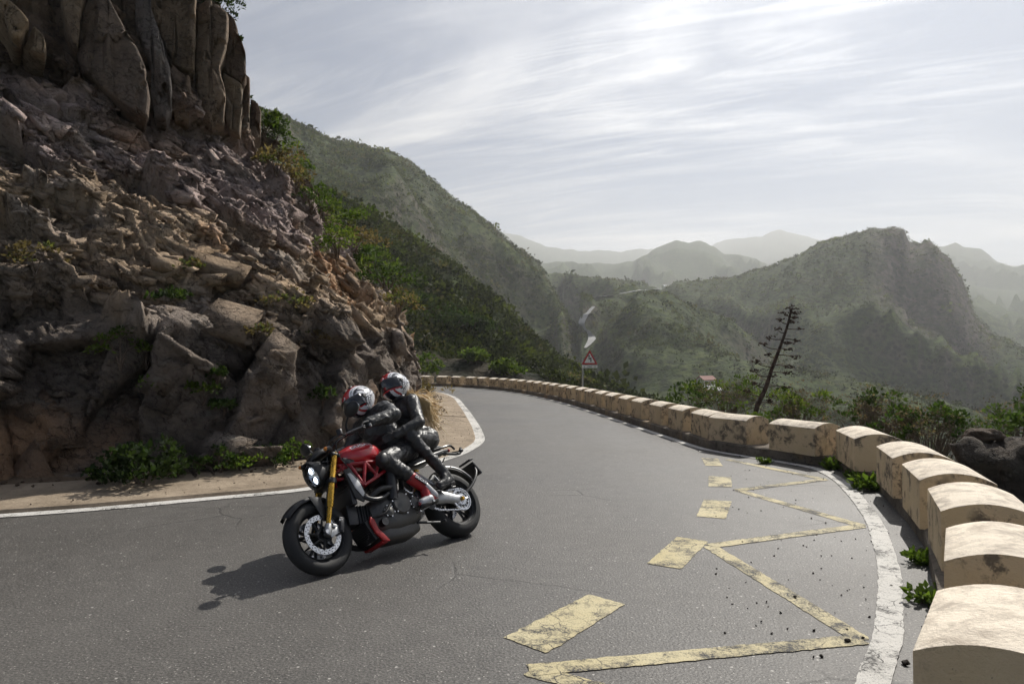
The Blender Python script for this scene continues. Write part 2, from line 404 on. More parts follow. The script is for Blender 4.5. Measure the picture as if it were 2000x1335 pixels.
def terr(x, y):
    "terrain height at x, y"
    x = np.atleast_1d(x).astype(float); y = np.maximum(np.atleast_1d(y).astype(float), 1.61)
    a = np.clip((x / y - UU[0]) / (UU[1] - UU[0]), 0, NU - 1.001); b = np.clip((np.log(y) - LLy[0]) / (LLy[1] - LLy[0]), 0, NL - 1.001)
    i = a.astype(int); j = b.astype(int); fa = a - i; fb = b - j
    return (TZ[i, j] * (1 - fa) * (1 - fb) + TZ[i + 1, j] * fa * (1 - fb) + TZ[i, j + 1] * (1 - fa) * fb + TZ[i + 1, j + 1] * fa * fb)
def hit(u, v, y0, y1):
    "first terrain point on the sight line between distances y0 and y1"
    ys = np.geomspace(y0, y1, 700); d = ray(u, v); x = d[0] / d[1] * ys; z = HC + d[2] / d[1] * ys
    g = terr(x, ys) > z; k = int(np.argmax(g)) if g.any() else len(ys) - 1
    return np.array([x[k], ys[k], float(terr(x[k], ys[k])[0])])

def mat_terrain():
    t = MT('hillside', .95, spec=.15)
    n1 = t.noise(.035, 6, .6); n2 = t.noise(.35, 6, .62); n3 = t.noise(.12, 8, .7, .4)
    green = t.mix(t.rng(n2, .35, .66), (.022, .036, .011), (.075, .106, .028))
    green = t.mix(t.rng(n3, .45, .72), green, (.105, .128, .036))
    soil = t.mix(t.rng(n2, .3, .7), (.075, .055, .038), (.16, .125, .085))
    g = t.mix(t.rng(n1, .56, .76, 0, .45), green, soil)
    rock = t.mix(t.rng(t.noise(.16, 10, .72, .8), .35, .68), (.060, .048, .042), (.19, .150, .125))
    geo = t.n('ShaderNodeNewGeometry'); sp = t.n('ShaderNodeSeparateXYZ'); t.L.new(geo.outputs['Normal'], sp.inputs[0])
    steep = t.rng(sp.outputs[2], .70, .48)
    steep = t.math('MULTIPLY', steep, t.rng(n3, .30, .60))
    f = t.math('MINIMUM', t.math('ADD', t.math('MULTIPLY', steep, .85), t.math('MULTIPLY', t.attr('rock'), t.rng(n3, .28, .55, 0, 1))), 1.0)
    c = t.mix(f, g, rock)
    c = t.mix(t.attr('bare'), c, (.035, .025, .018))
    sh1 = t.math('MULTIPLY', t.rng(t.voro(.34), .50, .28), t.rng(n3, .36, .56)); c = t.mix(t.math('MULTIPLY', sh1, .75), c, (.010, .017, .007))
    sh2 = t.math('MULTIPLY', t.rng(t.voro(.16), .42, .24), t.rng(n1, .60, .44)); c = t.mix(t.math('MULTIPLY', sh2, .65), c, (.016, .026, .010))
    t.set('Base Color', c)
    h = t.math('ADD', t.noise(.9, 8, .7), t.math('MULTIPLY', t.noise(.14, 8, .7), 3.0))
    t.bump(h, .9, 1.0)
    return t.m
def make_terrain():
    idx = np.arange(NU * NL).reshape(NU, NL)
    F = np.stack([idx[:-1, :-1], idx[1:, :-1], idx[1:, 1:], idx[:-1, 1:]], -1).reshape(-1, 4)
    bare = sstep(40, 48, ty) * (1 - sstep(54, 60, ty)) * .9 * (tu < .12)
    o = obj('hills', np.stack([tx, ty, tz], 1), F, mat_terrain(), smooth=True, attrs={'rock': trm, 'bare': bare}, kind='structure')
    # the low country under and behind everything
    n = 48; V = [(0, 0, -70)] + [(8000 * math.cos(2 * math.pi * k / n), 8000 * math.sin(2 * math.pi * k / n), -70) for k in range(n)]
    obj('ground', V, [[0, 1 + k, 1 + (k + 1) % n] for k in range(n)], o.data.materials[0], kind='structure')
make_terrain()

# ================================================================== road surface
def ragged(pts, seed, step=.04, amp=.0038):
    "painted edge: straight outline with a little unevenness"
    r = np.random.default_rng(seed); P = np.array([(p[0], p[1]) for p in pts] + [(pts[0][0], pts[0][1])], float); Q = resample(P, step)
    return [tuple(q + r.normal(size=2) * amp) for q in Q]
def ground_poly(name, pts, z, mat, parent=None, **kw):
    from mathutils.geometry import tessellate_polygon
    P = [Vector((p[0], p[1], z)) for p in pts]
    tr = tessellate_polygon([P]); F = []
    for a, b, c in tr:
        nz = (P[b] - P[a]).cross(P[c] - P[a]).z
        F.append([a, b, c] if nz > 0 else [a, c, b])
    return obj(name, [tuple(p) for p in P], F, mat, parent, **kw)
def strip(name, A_, B_, mat, parent=None, **kw):
    "quad strip between two equally long 3-D polylines (A on the left when walking)"
    n = len(A_); V = np.concatenate([A_, B_]); F = [[i + n, i + n + 1, i + 1, i] for i in range(n - 1)]
    return obj(name, V, F, mat, parent, **kw)
def mat_asphalt():
    t = MT('asphalt', .82, spec=.35)
    big = t.noise(.22, 4, .55); mid = t.noise(1.7, 6, .65); fine = t.noise(60, 3, .8); grit = t.voro(60)
    base = t.mix(t.rng(big, .3, .7), (.051, .048, .044), (.100, .093, .085))
    base = t.mix(t.rng(mid, .35, .7, 0, .5), base, (.072, .067, .062))
    mot = t.noise(4.5, 5, .7); base = t.mix(t.rng(mot, .50, .72, 0, .55), base, (.125, .117, .107)); base = t.mix(t.rng(mot, .48, .30, 0, .55), base, (.036, .034, .032))
    trk = t.noise(.55, 3, .5, .4, co=t.co((1.6, .35, 1), (0, 0, R(12))))
    base = t.mix(t.rng(trk, .42, .70, 0, .40), base, (.112, .107, .100))
    base = t.mix(t.rng(trk, .44, .28, 0, .30), base, (.046, .044, .042))
    base = t.mix(t.rng(fine, .46, .70, 0, .9), base, (.195, .183, .166))
    base = t.mix(t.rng(fine, .44, .30, 0, .9), base, (.028, .027, .026))
    pc = t.voro(60, out=1); s2 = t.n('ShaderNodeSeparateColor'); t.L.new(pc, s2.inputs[0])
    chip = t.math('MULTIPLY', t.rng(grit, .32, .22), t.rng(s2.outputs[0], .86, .90))
    base = t.mix(chip, base, (.36, .34, .31))
    pc2 = t.voro(22, out=1); s3 = t.n('ShaderNodeSeparateColor'); t.L.new(pc2, s3.inputs[0])
    chip2 = t.math('MULTIPLY', t.rng(t.voro(22), .22, .14), t.rng(s3.outputs[1], .93, .95))
    base = t.mix(chip2, base, (.42, .40, .37))
    # cracks: thin cell borders, only here and there
    wob = t.n('ShaderNodeMix', data_type='VECTOR'); wob.inputs[0].default_value = .12
    t.L.new(t.co(), wob.inputs[4]); t.L.new(t.noise(2.4, 5, .6, out=1), wob.inputs[5])
    ed = t.voro(.85, wob.outputs[1], 'DISTANCE_TO_EDGE')
    crack = t.math('MULTIPLY', t.rng(ed, .012, .002), t.rng(t.noise(.33, 3), .50, .62))
    crack = t.math('MULTIPLY', crack, t.rng(fine, .34, .58)); base = t.mix(t.math('MULTIPLY', crack, .75), base, (.018, .017, .016))
    t.set('Base Color', base)
    t.set('Roughness', t.rng(big, .3, .7, .46, .68))
    h = t.math('ADD', t.math('MULTIPLY', fine, .6), t.math('MULTIPLY', grit, -.5))
    h = t.math('SUBTRACT', h, t.math('MULTIPLY', crack, 1.2))
    t.bump(h, .45, .010)
    return t.m
def mat_paint(name, c1, c2, wear=.55):
    t = MT(name, .75, spec=.3)
    n = t.noise(5.5, 8, .72); f = t.noise(70, 4, .7); big = t.noise(1.1, 3)
    c = t.mix(t.rng(big, .3, .7), c1, c2)
    wob = t.n('ShaderNodeMix', data_type='VECTOR'); wob.inputs[0].default_value = .10
    t.L.new(t.co(), wob.inputs[4]); t.L.new(t.noise(6, 4, .6, out=1), wob.inputs[5])
    crack = t.rng(t.voro(7, wob.outputs[1], 'DISTANCE_TO_EDGE'), .030, .010)
    crack = t.math('MULTIPLY', crack, t.rng(t.noise(1.6, 3), .42, .56))
    lost = t.math('MAXIMUM', t.rng(t.math('ADD', t.math('ADD', t.math('MULTIPLY', n, .55), t.math('MULTIPLY', f, .35)), t.math('MULTIPLY', t.noise(.8, 3), .28)), wear + .05, wear + .15), crack)
    pit = t.rng(f, .42, .33, 0, .85)
    c = t.mix(t.rng(n, .3, .55, .30, 0), c, tuple(x * .55 for x in c1))
    t.set('Base Color', t.mix(t.math('MAXIMUM', lost, pit), c, (.055, .053, .05)))
    t.bump(f, .5, .01)
    return t.m
M_ASPH = mat_asphalt()
M_YEL = mat_paint('yellow_paint', (.56, .475, .26), (.62, .55, .36), .515)
M_WHT = mat_paint('white_paint', (.58, .56, .52), (.66, .64, .60), .55)
def build_road():
    L = [tuple(p - n * -.25) for p, n in zip(INNER, IN_)]
    Rr = [tuple(p + n * .06) for p, n in zip(KERB, KN)]
    i0 = 0
    pts = Rr[::3] + L[::-1][::3] + [(-26, -14)]
    road = ground_poly('road', pts, 0, M_ASPH, kind='structure')
    # white edge lines
    def z3(Q, z): return np.c_[Q, np.full(len(Q), z)]
    k = [i for i in range(len(KERB)) if i > np.argmax(KERB[:, 0]) + 9]
    Ln = np.concatenate([[(.1, .6), (.75, 1.75), (1.35, 2.75), (1.89, 3.62), (2.28, 4.19), (2.62, 4.78), (2.95, 5.38), (3.33, 6.16), (3.87, 7.4), (4.48, 9.2), (4.72, 10.3), (4.66, 10.95)], (KERB - KN * .13)[k]])
    Ln = resample(spline(Ln, 1200), .06); Tn = np.gradient(Ln, axis=0); Tn /= np.linalg.norm(Tn, axis=1)[:, None]; Nn = np.stack([Tn[:, 1], -Tn[:, 0]], 1)
    strip('edge_line', z3(Ln - Nn * (.08 + RG.normal(size=len(Ln)) * .0028)[:, None], .009), z3(Ln + Nn * (.08 + RG.normal(size=len(Ln)) * .0028)[:, None], .009), M_WHT, road)
    strip('edge_line', z3(INNER + IN_ * .12, .009), z3(INNER - IN_ * .10, .009), M_WHT, road)
    # yellow zigzag, one stroke per leg
    tips = [G(1900, 1900), G(1033, 1309), G(1682, 1249), G(1386, 1066), G(1684, 1027), G(1441, 957), G(1611, 936), G(1420, 897)]
    tips = [np.array(t[:2]) for t in tips]; tips[0] = tips[1] + (tips[1] - tips[2]) * np.array([-.9, .9]) * 0 + np.array([1.3, -.75])
    hw = .068
    for i in range(len(tips) - 1):
        a, b = tips[i], tips[i + 1]; d = (b - a) / np.linalg.norm(b - a); n = np.array([-d[1], d[0]])
        sx = 1 if i % 2 == 0 else -1
        # mitre: the strokes share the tip and widen inward
        q = [a + n * hw, a - n * hw, b - n * hw, b + n * hw]
        ground_poly('zigzag_stroke', ragged(q, 10 + i), .004 + .0015 * (i % 2), M_YEL, road)
    for Q in ([(985, 1245), (1068, 1276), (1220, 1180), (1150, 1160)], [(1263, 1100), (1330, 1111), (1384, 1057), (1322, 1048)], [(1360, 1008), (1418, 1013), (1429, 979), (1375, 975)],
              [(1384, 950), (1430, 951), (1428, 932), (1384, 929)], [(1378, 909), (1412, 910), (1402, 895), (1370, 894)]):
        ground_poly('yellow_dash', ragged([G(*q)[:2] for q in Q], int(Q[0][0])), .0045, M_YEL, road)
    return road
ROAD = build_road()

# ================================================================== shoulder (concrete gutter between line and rock)
def mat_concrete(name, a, b, c, sc_=1.0, bumpd=.02):
    t = MT(name, .9, spec=.2)
    n1 = t.noise(1.3 * sc_, 7, .65); n2 = t.noise(9 * sc_, 6, .7); n3 = t.noise(60 * sc_, 3, .7)
    k = t.mix(t.rng(n1, .3, .68), a, b); k = t.mix(t.rng(n2, .5, .75, 0, .7), k, c)
    k = t.mix(t.rng(n3, .62, .75, 0, .5), k, tuple(x * .35 for x in a))
    t.set('Base Color', k); t.bump(t.math('ADD', t.math('MULTIPLY', n2, 1.0), t.math('MULTIPLY', n3, .4)), .7, bumpd)
    return t.m
M_SHO = mat_concrete('sandy_concrete', (.235, .185, .132), (.40, .322, .235), (.18, .138, .10), 1.6, .03)
def sho_w(s_y, s_x):
    return np.interp(np.arange(len(INNER)), [0, 1], [1, 1])
def build_shoulder():
    P = INNER; n = len(P)
    wid = np.interp(P[:, 0] * 0 + np.arange(n) * .2, [0, 12, 20, 24, 26, 28, 32, 38, 48, 60, 80], [1.5, 1.5, 1.5, 1.35, 1.55, 1.5, 1.25, 1.0, .95, .9, .9])
    prof = [(.10, .0), (.13, .045), (.45, .065), (.75, .075), (1.0, .13)]
    rows = []
    for f, z in prof:
        o = wid * f if f > .2 else np.full(n, f)
        zz = z + vnoise(np.c_[P * 1.1, np.full(n, f * 3)], 5) * .012 * (f > .2)
        rows.append(np.c_[P + IN_ * o[:, None], zz])
    # pour it as separate bays with a joint between
    root = empty('shoulder', kind='structure')
    k0 = 0; i = 0
    while k0 < n - 2:
        L_ = 46
        k1 = min(k0 + L_, n - 1)
        V = np.concatenate([r[k0:k1 + 1] for r in rows]); m = k1 - k0 + 1
        V = V.reshape(len(rows), m, 3).copy()
        g = .006
        V[:, 0, :2] += IT[k0] * g; V[:, -1, :2] -= IT[k1] * g
        V[1:, :, 2] += rnd.uniform(-.012, .012)
        F = []
        for a in range(len(rows) - 1):
            for b in range(m - 1): F.append([a * m + b, a * m + b + 1, (a + 1) * m + b + 1, (a + 1) * m + b])
        obj('slab', V.reshape(-1, 3), F, M_SHO, root)
        k0 = k1; i += 1
    # sand and earth at the foot of the rock, behind the slabs
    A2 = rows[-1].copy(); A2[:, 2] -= .02; A1 = rows[1].copy(); A1[:, 2] = -.03
    B2 = np.c_[P + IN_ * (wid + 1.6)[:, None], np.full(n, .32)]
    strip('soil', A2, B2, M_SOIL, root); strip('bedding', A1, A2 - (0, 0, .02), M_SOIL, root)
    return wid
M_SOIL = mat_concrete('dry_soil', (.13, .09, .06), (.21, .155, .105), (.07, .05, .035), 2.2, .05)
SHO_W = build_shoulder()

# ================================================================== kerb wall and guard blocks
KH = .17
def mat_kerb():
    t = MT('kerb_concrete', .92, spec=.2)
    n1 = t.noise(2.2, 7, .7); n2 = t.noise(14, 6, .7); n3 = t.noise(.7, 4)
    k = t.mix(t.rng(n1, .32, .66), (.10, .085, .07), (.24, .205, .165)); k = t.mix(t.rng(n2, .52, .7, 0, .8), k, (.05, .045, .038))
    k = t.mix(t.rng(n3, .56, .66, 0, .6), k, (.36, .25, .12))
    t.set('Base Color', k); t.bump(t.math('ADD', n2, t.noise(50, 4, .7)), .8, .02); return t.m
M_KERB = mat_kerb()
def mat_block():
    t = MT('apricot_render', .88, spec=.2)
    oi = t.n('ShaderNodeObjectInfo'); add = t.n('ShaderNodeVectorMath', operation='ADD'); t.L.new(t.co(), add.inputs[0])
    vm = t.n('ShaderNodeVectorMath', operation='SCALE'); vm.inputs[3].default_value = 37.0
    cb = t.n('ShaderNodeCombineXYZ'); t.L.new(oi.outputs['Random'], cb.inputs[0]); t.L.new(oi.outputs['Random'], cb.inputs[1]); t.L.new(cb.outputs[0], vm.inputs[0]); t.L.new(vm.outputs[0], add.inputs[1])
    co = add.outputs[0]
    n1 = t.noise(2.2, 5, .6, co=co); n2 = t.noise(6.5, 8, .72, .3, co=co); n3 = t.noise(55, 3, .7, co=co); n4 = t.noise(3.2, 3, .5, co=co)
    c = t.mix(t.rng(n1, .3, .7), (.555, .43, .265), (.65, .525, .345))
    c = t.mix(t.rng(n4, .35, .6, 0, .35), c, (.58, .44, .31))
    dirt = t.math('MULTIPLY', t.rng(n2, .47, .57), t.rng(n4, .42, .54))
    c = t.mix(t.math('MULTIPLY', dirt, .85), c, (.10, .085, .07))
    pit = t.math('MULTIPLY', t.rng(n3, .66, .74), t.rng(n2, .40, .55))
    c = t.mix(t.math('MULTIPLY', pit, .7), c, (.14, .11, .085))
    # upward faces painted lighter to carry the sunlight, with lichen stains
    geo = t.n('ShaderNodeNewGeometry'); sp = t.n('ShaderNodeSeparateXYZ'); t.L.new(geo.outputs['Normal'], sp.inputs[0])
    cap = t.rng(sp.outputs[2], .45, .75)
    sunlit_top = t.mix(t.rng(n2, .42, .66), (.84, .75, .62), (.50, .43, .35))
    c = t.mix(t.math('MULTIPLY', cap, .92), c, sunlit_top)
    t.set('Base Color', c); t.bump(t.math('ADD', t.math('MULTIPLY', n2, .8), t.math('MULTIPLY', n3, .9)), .8, .014)
    return t.m
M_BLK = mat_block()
def block_mesh(Ln, W, H, rise=.105, seed=0):
    "box with a barrel top; x along the road, y outward"
    r = random.Random(seed); bm = bmesh.new(); n = 12
    prof = [(0, 0)] + [(W * (k / n), H + rise * (1 - (2 * k / n - 1) ** 2)) for k in range(n + 1)] + [(W, 0)]
    prof = [(0, 0), (0, H * .5)] + prof[1:-1] + [(W, H * .5), (W, 0)]
    xs = [0, Ln * .33, Ln * .66, Ln]; rows = []
    for x in xs: rows.append([bm.verts.new((x + r.uniform(-.004, .004), y + (r.uniform(-.003, .003) if z < H else 0), z)) for y, z in prof])
    m = len(prof)
    for a in range(3):
        for k in range(m - 1): bm.faces.new([rows[a][k + 1], rows[a][k], rows[a + 1][k], rows[a + 1][k + 1]])
    bm.faces.new(rows[0]); bm.faces.new(rows[-1][::-1])
    bmesh.ops.recalc_face_normals(bm, faces=bm.faces)
    ed = [e for e in bm.edges if len(e.link_faces) == 2 and e.calc_face_angle() > .6]
    bmesh.ops.bevel(bm, geom=ed, offset=.007, segments=2, affect='EDGES', profile=.6)
    me = bpy.data.meshes.new('guard_block'); bm.to_mesh(me); bm.free(); me.materials.append(M_BLK)
    me.polygons.foreach_set('use_smooth', np.ones(len(me.polygons), bool)); me.set_sharp_from_angle(angle=.45)
    return me
ORD = ['first', 'second', 'third', 'fourth', 'fifth', 'sixth', 'seventh', 'eighth', 'ninth', 'tenth', 'eleventh', 'twelfth', 'thirteenth', 'fourteenth', 'fifteenth', 'sixteenth', 'seventeenth', 'eighteenth', 'nineteenth', 'twentieth']
ORD += ['twenty-' + o for o in ORD[:9]] + ['thirtieth'] + ['thirty-' + o for o in ORD[:9]] + ['fortieth'] + ['forty-' + o for o in ORD[:9]]
def build_kerb():
    P, Nn = KERB, KN; n = len(P)
    prof = [(.0, -.1), (.0, KH - .02), (.03, KH), (1.05, KH - .02), (1.15, -.9)]
    rows = []
    for o, z in prof:
        zz = z + (vnoise(np.c_[P * 1.7, np.full(n, o)], 3) * .012 if z > 0 else 0)
        rows.append(np.c_[P + Nn * (o + .012 * vnoise(np.c_[P * 2.1, np.full(n, z)], 9))[:, None], np.broadcast_to(zz, (n,))])
    F = []
    for a in range(len(rows) - 1):
        for b in range(n - 1): F.append([a * n + b + 1, a * n + b, (a + 1) * n + b, (a + 1) * n + b + 1])
    obj('kerb', np.concatenate(rows), F, M_KERB, kind='structure')
def build_blocks():
    pairs = [((1782, 1262), (1829, 1146)), ((1843, 1090), (1847, 1026)), ((1837, 994), (1811, 950)), ((1795, 934), (1761, 903)), ((1743, 892), (1711, 869)), ((1669, 855), (1632, 838)),
             ((1591, 835), (1501, 825)), ((1457, 820), (1384, 813))]
    TOP = .615; B = []
    for a, b in pairs: B.append((G(*a, TOP)[:2], G(*b, TOP)[:2]))
    # the rest by even spacing along the kerb
    last = B[-1][1]; k = int(np.argmin(((KERB - last) ** 2).sum(1))); s = k * .2 + .42
    while s < len(KERB) * .2 - 2:
        i, j = int(s / .2), int((s + .92) / .2)
        if KERB[i][0] < -10.5: break
        B.append((KERB[i] + KN[i] * .1, KERB[j] + KN[j] * .1)); s += 1.50 if KERB[i][1] > 15 else 1.42
    n = len(B); meshes = {}
    for i, (a, b) in enumerate(B):
        d = b - a; Ln = float(np.linalg.norm(d)); ang = math.atan2(d[1], d[0])
        if i >= 8: Ln = .92
        key = i if i < 10 else 10 + i % 4
        if key not in meshes: meshes[key] = block_mesh(Ln, .60 if i < 8 else .56, TOP - KH - .002, .078, key)
        if i == 0: lab = 'largest pale apricot guard block in the foreground, cut off at the right corner'
        elif i == 6: lab = 'long stained apricot guard block, the one nearer the road widening, right of the dead stalk'
        elif i == 7: lab = 'long stained apricot guard block at the foot of the dead flower stalk'
        elif i == n - 1: lab = 'apricot guard block farthest away, last of the row beside the rock face'
        else: lab = f'apricot guard block with rounded top, {ORD[i]} of the row counted from the camera'
        o = link('guard_block', meshes[key], None, (a[0], a[1], KH - .012), (0, rnd.uniform(-.006, .006), ang), label=lab, category='guard block', group='guard blocks along the outer kerb')
        o.rotation_euler = (0, 0, ang)
        # y axis of the mesh must point away from the road
        o.scale = (1, -1, 1) if False else (1, 1, 1)
        yax = np.array([-math.sin(ang), math.cos(ang)]); kk = int(np.argmin(((KERB - (a + b) / 2) ** 2).sum(1)))
        if yax @ KN[kk] < 0:                       # turn it round end for end
            o.location = (b[0], b[1], KH - .012); o.rotation_euler = (0, 0, ang + math.pi)
    return n
build_kerb(); NBLK = build_blocks()

# ================================================================== the rock cliff
CB = np.array([(-22, 3.4), (-14, 6.2), (-9.5, 7.85), (-6.6, 8.95), (-5.5, 9.3), (-4.37, 9.85), (-3.25, 10.7), (-2.6, 12), (-2.35, 13.5), (-2.35, 15.5), (-2.6, 18.3), (-3.4, 24), (-4.7, 31), (-6.7, 36.6), (-9.4, 40.2), (-13.5, 42.4), (-20, 43)], float)
CT = np.array([(-25, 7), (-17, 9.7), (-12, 11.5), (-9.6, 12.5), (-8.5, 13.1), (-7.7, 13.8), (-7.15, 14.6), (-6.85, 15.6), (-6.8, 16.8), (-6.85, 18.6), (-7.0, 20.8), (-7.35, 25), (-8.0, 31), (-8.7, 37), (-10.5, 41.5), (-14.5, 44.5), (-21, 45)], float)
CHT = np.array([7.6, 7.6, 7.4, 7.2, 6.9, 6.8, 6.8, 6.9, 7.0, 7.1, 7.3, 7.5, 7.5, 7.0, 6.0, 5.5, 5.5])
def mat_rock():
    t = MT('cliff_rock', .9, spec=.22)
    c = t.attr('Col', 'Color')
    n1 = t.noise(1.6, 8, .68, .3); n2 = t.noise(9, 8, .72, .2); n3 = t.noise(45, 5, .7)
    k = t.mix(t.rng(n1, .3, .7, 0, .42), c, t.mix(1.0, c, (1.38, 1.26, 1.12), 'MULTIPLY'))
    k = t.mix(t.rng(n2, .52, .74, 0, .75), k, t.mix(1.0, c, (.50, .46, .45), 'MULTIPLY'))
    k = t.mix(t.rng(n2, .44, .28, 0, .6), k, t.mix(1.0, c, (1.5, 1.42, 1.32), 'MULTIPLY'))
    k = t.mix(t.rng(n3, .60, .72, 0, .5), k, (.05, .045, .04))
    lich = t.math('MULTIPLY', t.rng(t.noise(3.1, 7, .7), .60, .68), .5)
    k = t.mix(lich, k, (.26, .25, .21))
    wob = t.n('ShaderNodeMix', data_type='VECTOR'); wob.inputs[0].default_value = .30
    t.L.new(t.co(), wob.inputs[4]); t.L.new(t.noise(2.2, 4, .65, out=1), wob.inputs[5])
    mp = t.n('ShaderNodeMapping', vector_type='TEXTURE'); t.L.new(wob.outputs[1], mp.inputs[0]); mp.inputs['Rotation'].default_value = (0, R(38), R(37)); mp.inputs['Scale'].default_value = (1.9, 1.0, .62)
    e1 = t.voro(3.2, mp.outputs[0], 'DISTANCE_TO_EDGE'); e2 = t.voro(9.5, mp.outputs[0], 'DISTANCE_TO_EDGE')
    ck = t.math('MAXIMUM', t.math('MULTIPLY', t.rng(e1, .022, .004), t.rng(n2, .46, .60)), t.math('MULTIPLY', t.rng(e2, .04, .010), t.rng(n1, .54, .44)))
    k = t.mix(t.math('MULTIPLY', ck, .55), k, (.050, .040, .033))
    pcv = t.voro(9.5, mp.outputs[0], out=1); sv = t.n('ShaderNodeSeparateColor'); t.L.new(pcv, sv.inputs[0])
    k = t.mix(t.rng(sv.outputs[0], .3, 1, 0, .45), k, t.mix(1.0, k, (.62, .60, .58), 'MULTIPLY'))
    t.set('Base Color', k)
    hh = t.math('ADD', t.math('MULTIPLY', n2, 1.6), t.math('MULTIPLY', n3, .7)); hh = t.math('SUBTRACT', t.math('ADD', hh, t.math('MULTIPLY', sv.outputs[1], .8)), t.math('MULTIPLY', ck, 1.2))
    t.bump(hh, 1.0, .06)
    return t.m
M_ROCK = mat_rock()
DIP = R(38)
E1 = np.array([.8 * math.cos(DIP), .6 * math.cos(DIP), -math.sin(DIP)]); E3 = np.array([.6, -.8, 0.]); E2 = np.cross(E3, E1)
FR = np.stack([E1, E2, E3], 1)
def facets(p, L, seed, tilt=.55):
    "angular blocks: every cell of a warped pattern is one tilted plane; returns offset, border closeness, cell hash"
    L = np.asarray(L, float); f1, f2, sd, hh = worley(p / L, seed)
    d = (p / L - sd) * L
    off = (hh[:, 0] - .5) + ((hh[:, 1:3] - .5) * 2 * tilt * d[:, :2] / L[:2].mean()).sum(1)
    return off, f2 - f1, hh
def zone_color(P, hh1, hh2):
    x, y, z = P.T
    n = fbm(P / 1.7, 4, 31) * .9; m = fbm(P / 5.0, 3, 41)
    w = z + n * 1.1 + (x + 4.5) * .14 * (y < 20)
    base = np.array([.138, .116, .098]); tan = np.array([.255, .195, .138]); mauve = np.array([.215, .172, .162]); dark = np.array([.150, .108, .080]); ochre = np.array([.29, .175, .100]); grey = np.array([.20, .172, .150])
    c = base + (tan - base) * sstep(1.9, 2.9, w)[:, None]
    c = c + (mauve - c) * sstep(4.1, 5.0, w)[:, None]
    c = c + (dark - c) * sstep(6.0, 6.8, w)[:, None]
    c = c + (ochre - c) * (.75 * sstep(.12, .45, fbm(P / 2.3 + 9, 3, 57)) * (1 - sstep(5.0, 6.2, w)))[:, None]
    c = c + (grey - c) * (.8 * sstep(.05, .4, fbm(P / 1.2 + 3, 3, 63)) * sstep(1.5, 2.4, w) * (1 - sstep(5, 6, w)))[:, None]
    c = (1.42 + .42 * sstep(1.9, 2.9, w) * (1 - sstep(6.2, 7, w)))[:, None] * c * (.84 + .32 * hh1[:, :1]) * (.9 + .2 * hh2[:, :1])
    return c
